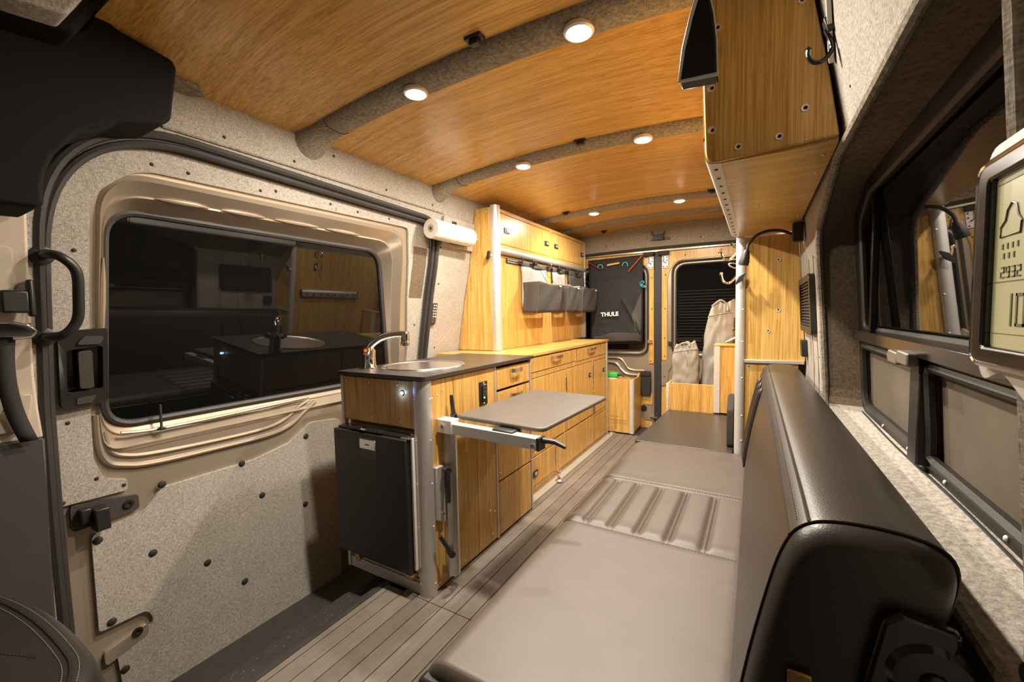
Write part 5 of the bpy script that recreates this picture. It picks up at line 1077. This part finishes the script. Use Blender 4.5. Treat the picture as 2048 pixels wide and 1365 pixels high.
# ---- weather station on the near right pillar
ws = T('weather_station', 'silver weather station with LCD screen on the near right pillar', 'display', (.79, .33, 1.03))
e_y = Vector((.0, 1, 0)); e_n = Vector((-1, 0, 0)); e_z = Vector((0, 0, 1)); W0 = Vector((.797, .318, 1.115))
def wp2(a, z, t): p = W0+e_y*a+e_z*z+e_n*t; return (p.x, p.y, p.z)
def wsheet(poly, t0, t1, nm, mat, par, bevel=0, holes=()):
    b = B(); b.sheet(poly, list(holes), wp2, t0, t1); return b.build(nm, mat, par, smooth=30, bevel=bevel)
body = rpoly([(-.13, -.085), (-.13, .082), (.098, .082), (.105, .06), (.105, -.06), (.095, -.075), (.07, -.065), (.03, -.085)], [.02, .02, .02, .02, .02, .02, .02, .02], 4)
wsheet(body, -.016, .004, 'housing', 'silver_plastic', ws, .004)
scr = rpoly([(-.11, -.050), (-.11, .058), (.082, .058), (.082, -.050)], .003, 3)
wsheet(rpoly([(-.125, -.062), (-.125, .070), (.097, .070), (.097, -.062)], .012, 4), .004, .010, 'bezel', 'black_gloss', ws, .002, [scr])
b = B(); cz2 = rpoly([(-.125, -.062), (-.125, .070), (.097, .070), (.097, -.062)], .012, 4); b.tube([wp2(p[0], p[1], .009) for p in cz2], .0018, 8, closed=True); b.build('chrome_bezel', 'chrome', ws)
lcd = wsheet(scr, .004, .0055, 'lcd_screen', 'lcd', ws)
def ink(rects, nm, mat='lcd_ink'):
    b = B()
    for a0, a1, z0, z1 in rects: b.sheet([(a0, z0), (a1, z0), (a1, z1), (a0, z1)], [], wp2, .0055, .0059)
    return b.build(nm, mat, lcd, smooth=0)
ink([(-.11, .08, .0535, .0540), (-.11, .08, .0045-.013, .0050-.013), (-.11, .08, -.0412, -.0408)], 'screen_lines')
cl = [(.074, .020), (.074, .026), (.068, .030), (.066, .036), (.061, .040), (.056, .038), (.053, .031), (.049, .027), (.050, .020)]
b = B(); b.tube([wp2(p[0], p[1], .0058) for p in cl], .0006, 5, closed=True); b.build('cloud_icon', 'lcd_ink', lcd)
ink([(.070-.006*k, .0715-.006*k, .012, .0155) for k in range(4)]+[(.068-.006*k, .0695-.006*k, .006, .0095) for k in range(3)], 'rain_icon')
ink([(.040-.0022*k, .0412-.0022*k, -.006, -.006+.003*min(8, 3+k)*.35) for k in range(16)], 'bar_chart', 'lcd_ink_light')
SEG = {'0': 'abcdef', '1': 'bc', '2': 'abged', '3': 'abgcd', '5': 'afgcd', '9': 'abgfcd'}
def digits(txt, a, z, w_, h_, th):
    rs = []
    for ch in txt:
        # the display is read from inside the van: text runs towards the camera
        x0, x1 = a-w_, a
        R = {'a': (x0, x1, z+h_-th, z+h_), 'd': (x0, x1, z, z+th), 'g': (x0, x1, z+h_/2-th/2, z+h_/2+th/2), 'f': (x1-th, x1, z+h_/2, z+h_), 'e': (x1-th, x1, z, z+h_/2), 'b': (x0, x0+th, z+h_/2, z+h_), 'c': (x0, x0+th, z, z+h_/2)}
        rs += [R[s] for s in SEG[ch]]; a -= w_*1.45
    return rs
ink(digits('2932', .072, -.006+.0, .0045, .007, .0008), 'pressure_digits'); ink(digits('105', .066, -.036, .010, .020, .0018), 'clock_digits')
# small chrome knob at the right edge
sk2 = T('belt_anchor', 'small chrome anchor knob at the right edge below the weather station', 'knob', (.80, .36, .83))
b = B(); b.lathe([(.004, 0), (.004, .014), (.011, .016), (.011, .022), (0, .024)], (.838, .40, .845), (-1, -.3, 0), 16); b.build('knob', 'chrome', sk2)
b = B(); b.box(.832, .842, .385, .42, .825, .865); b.build('plate', 'steel', sk2, bevel=.002)
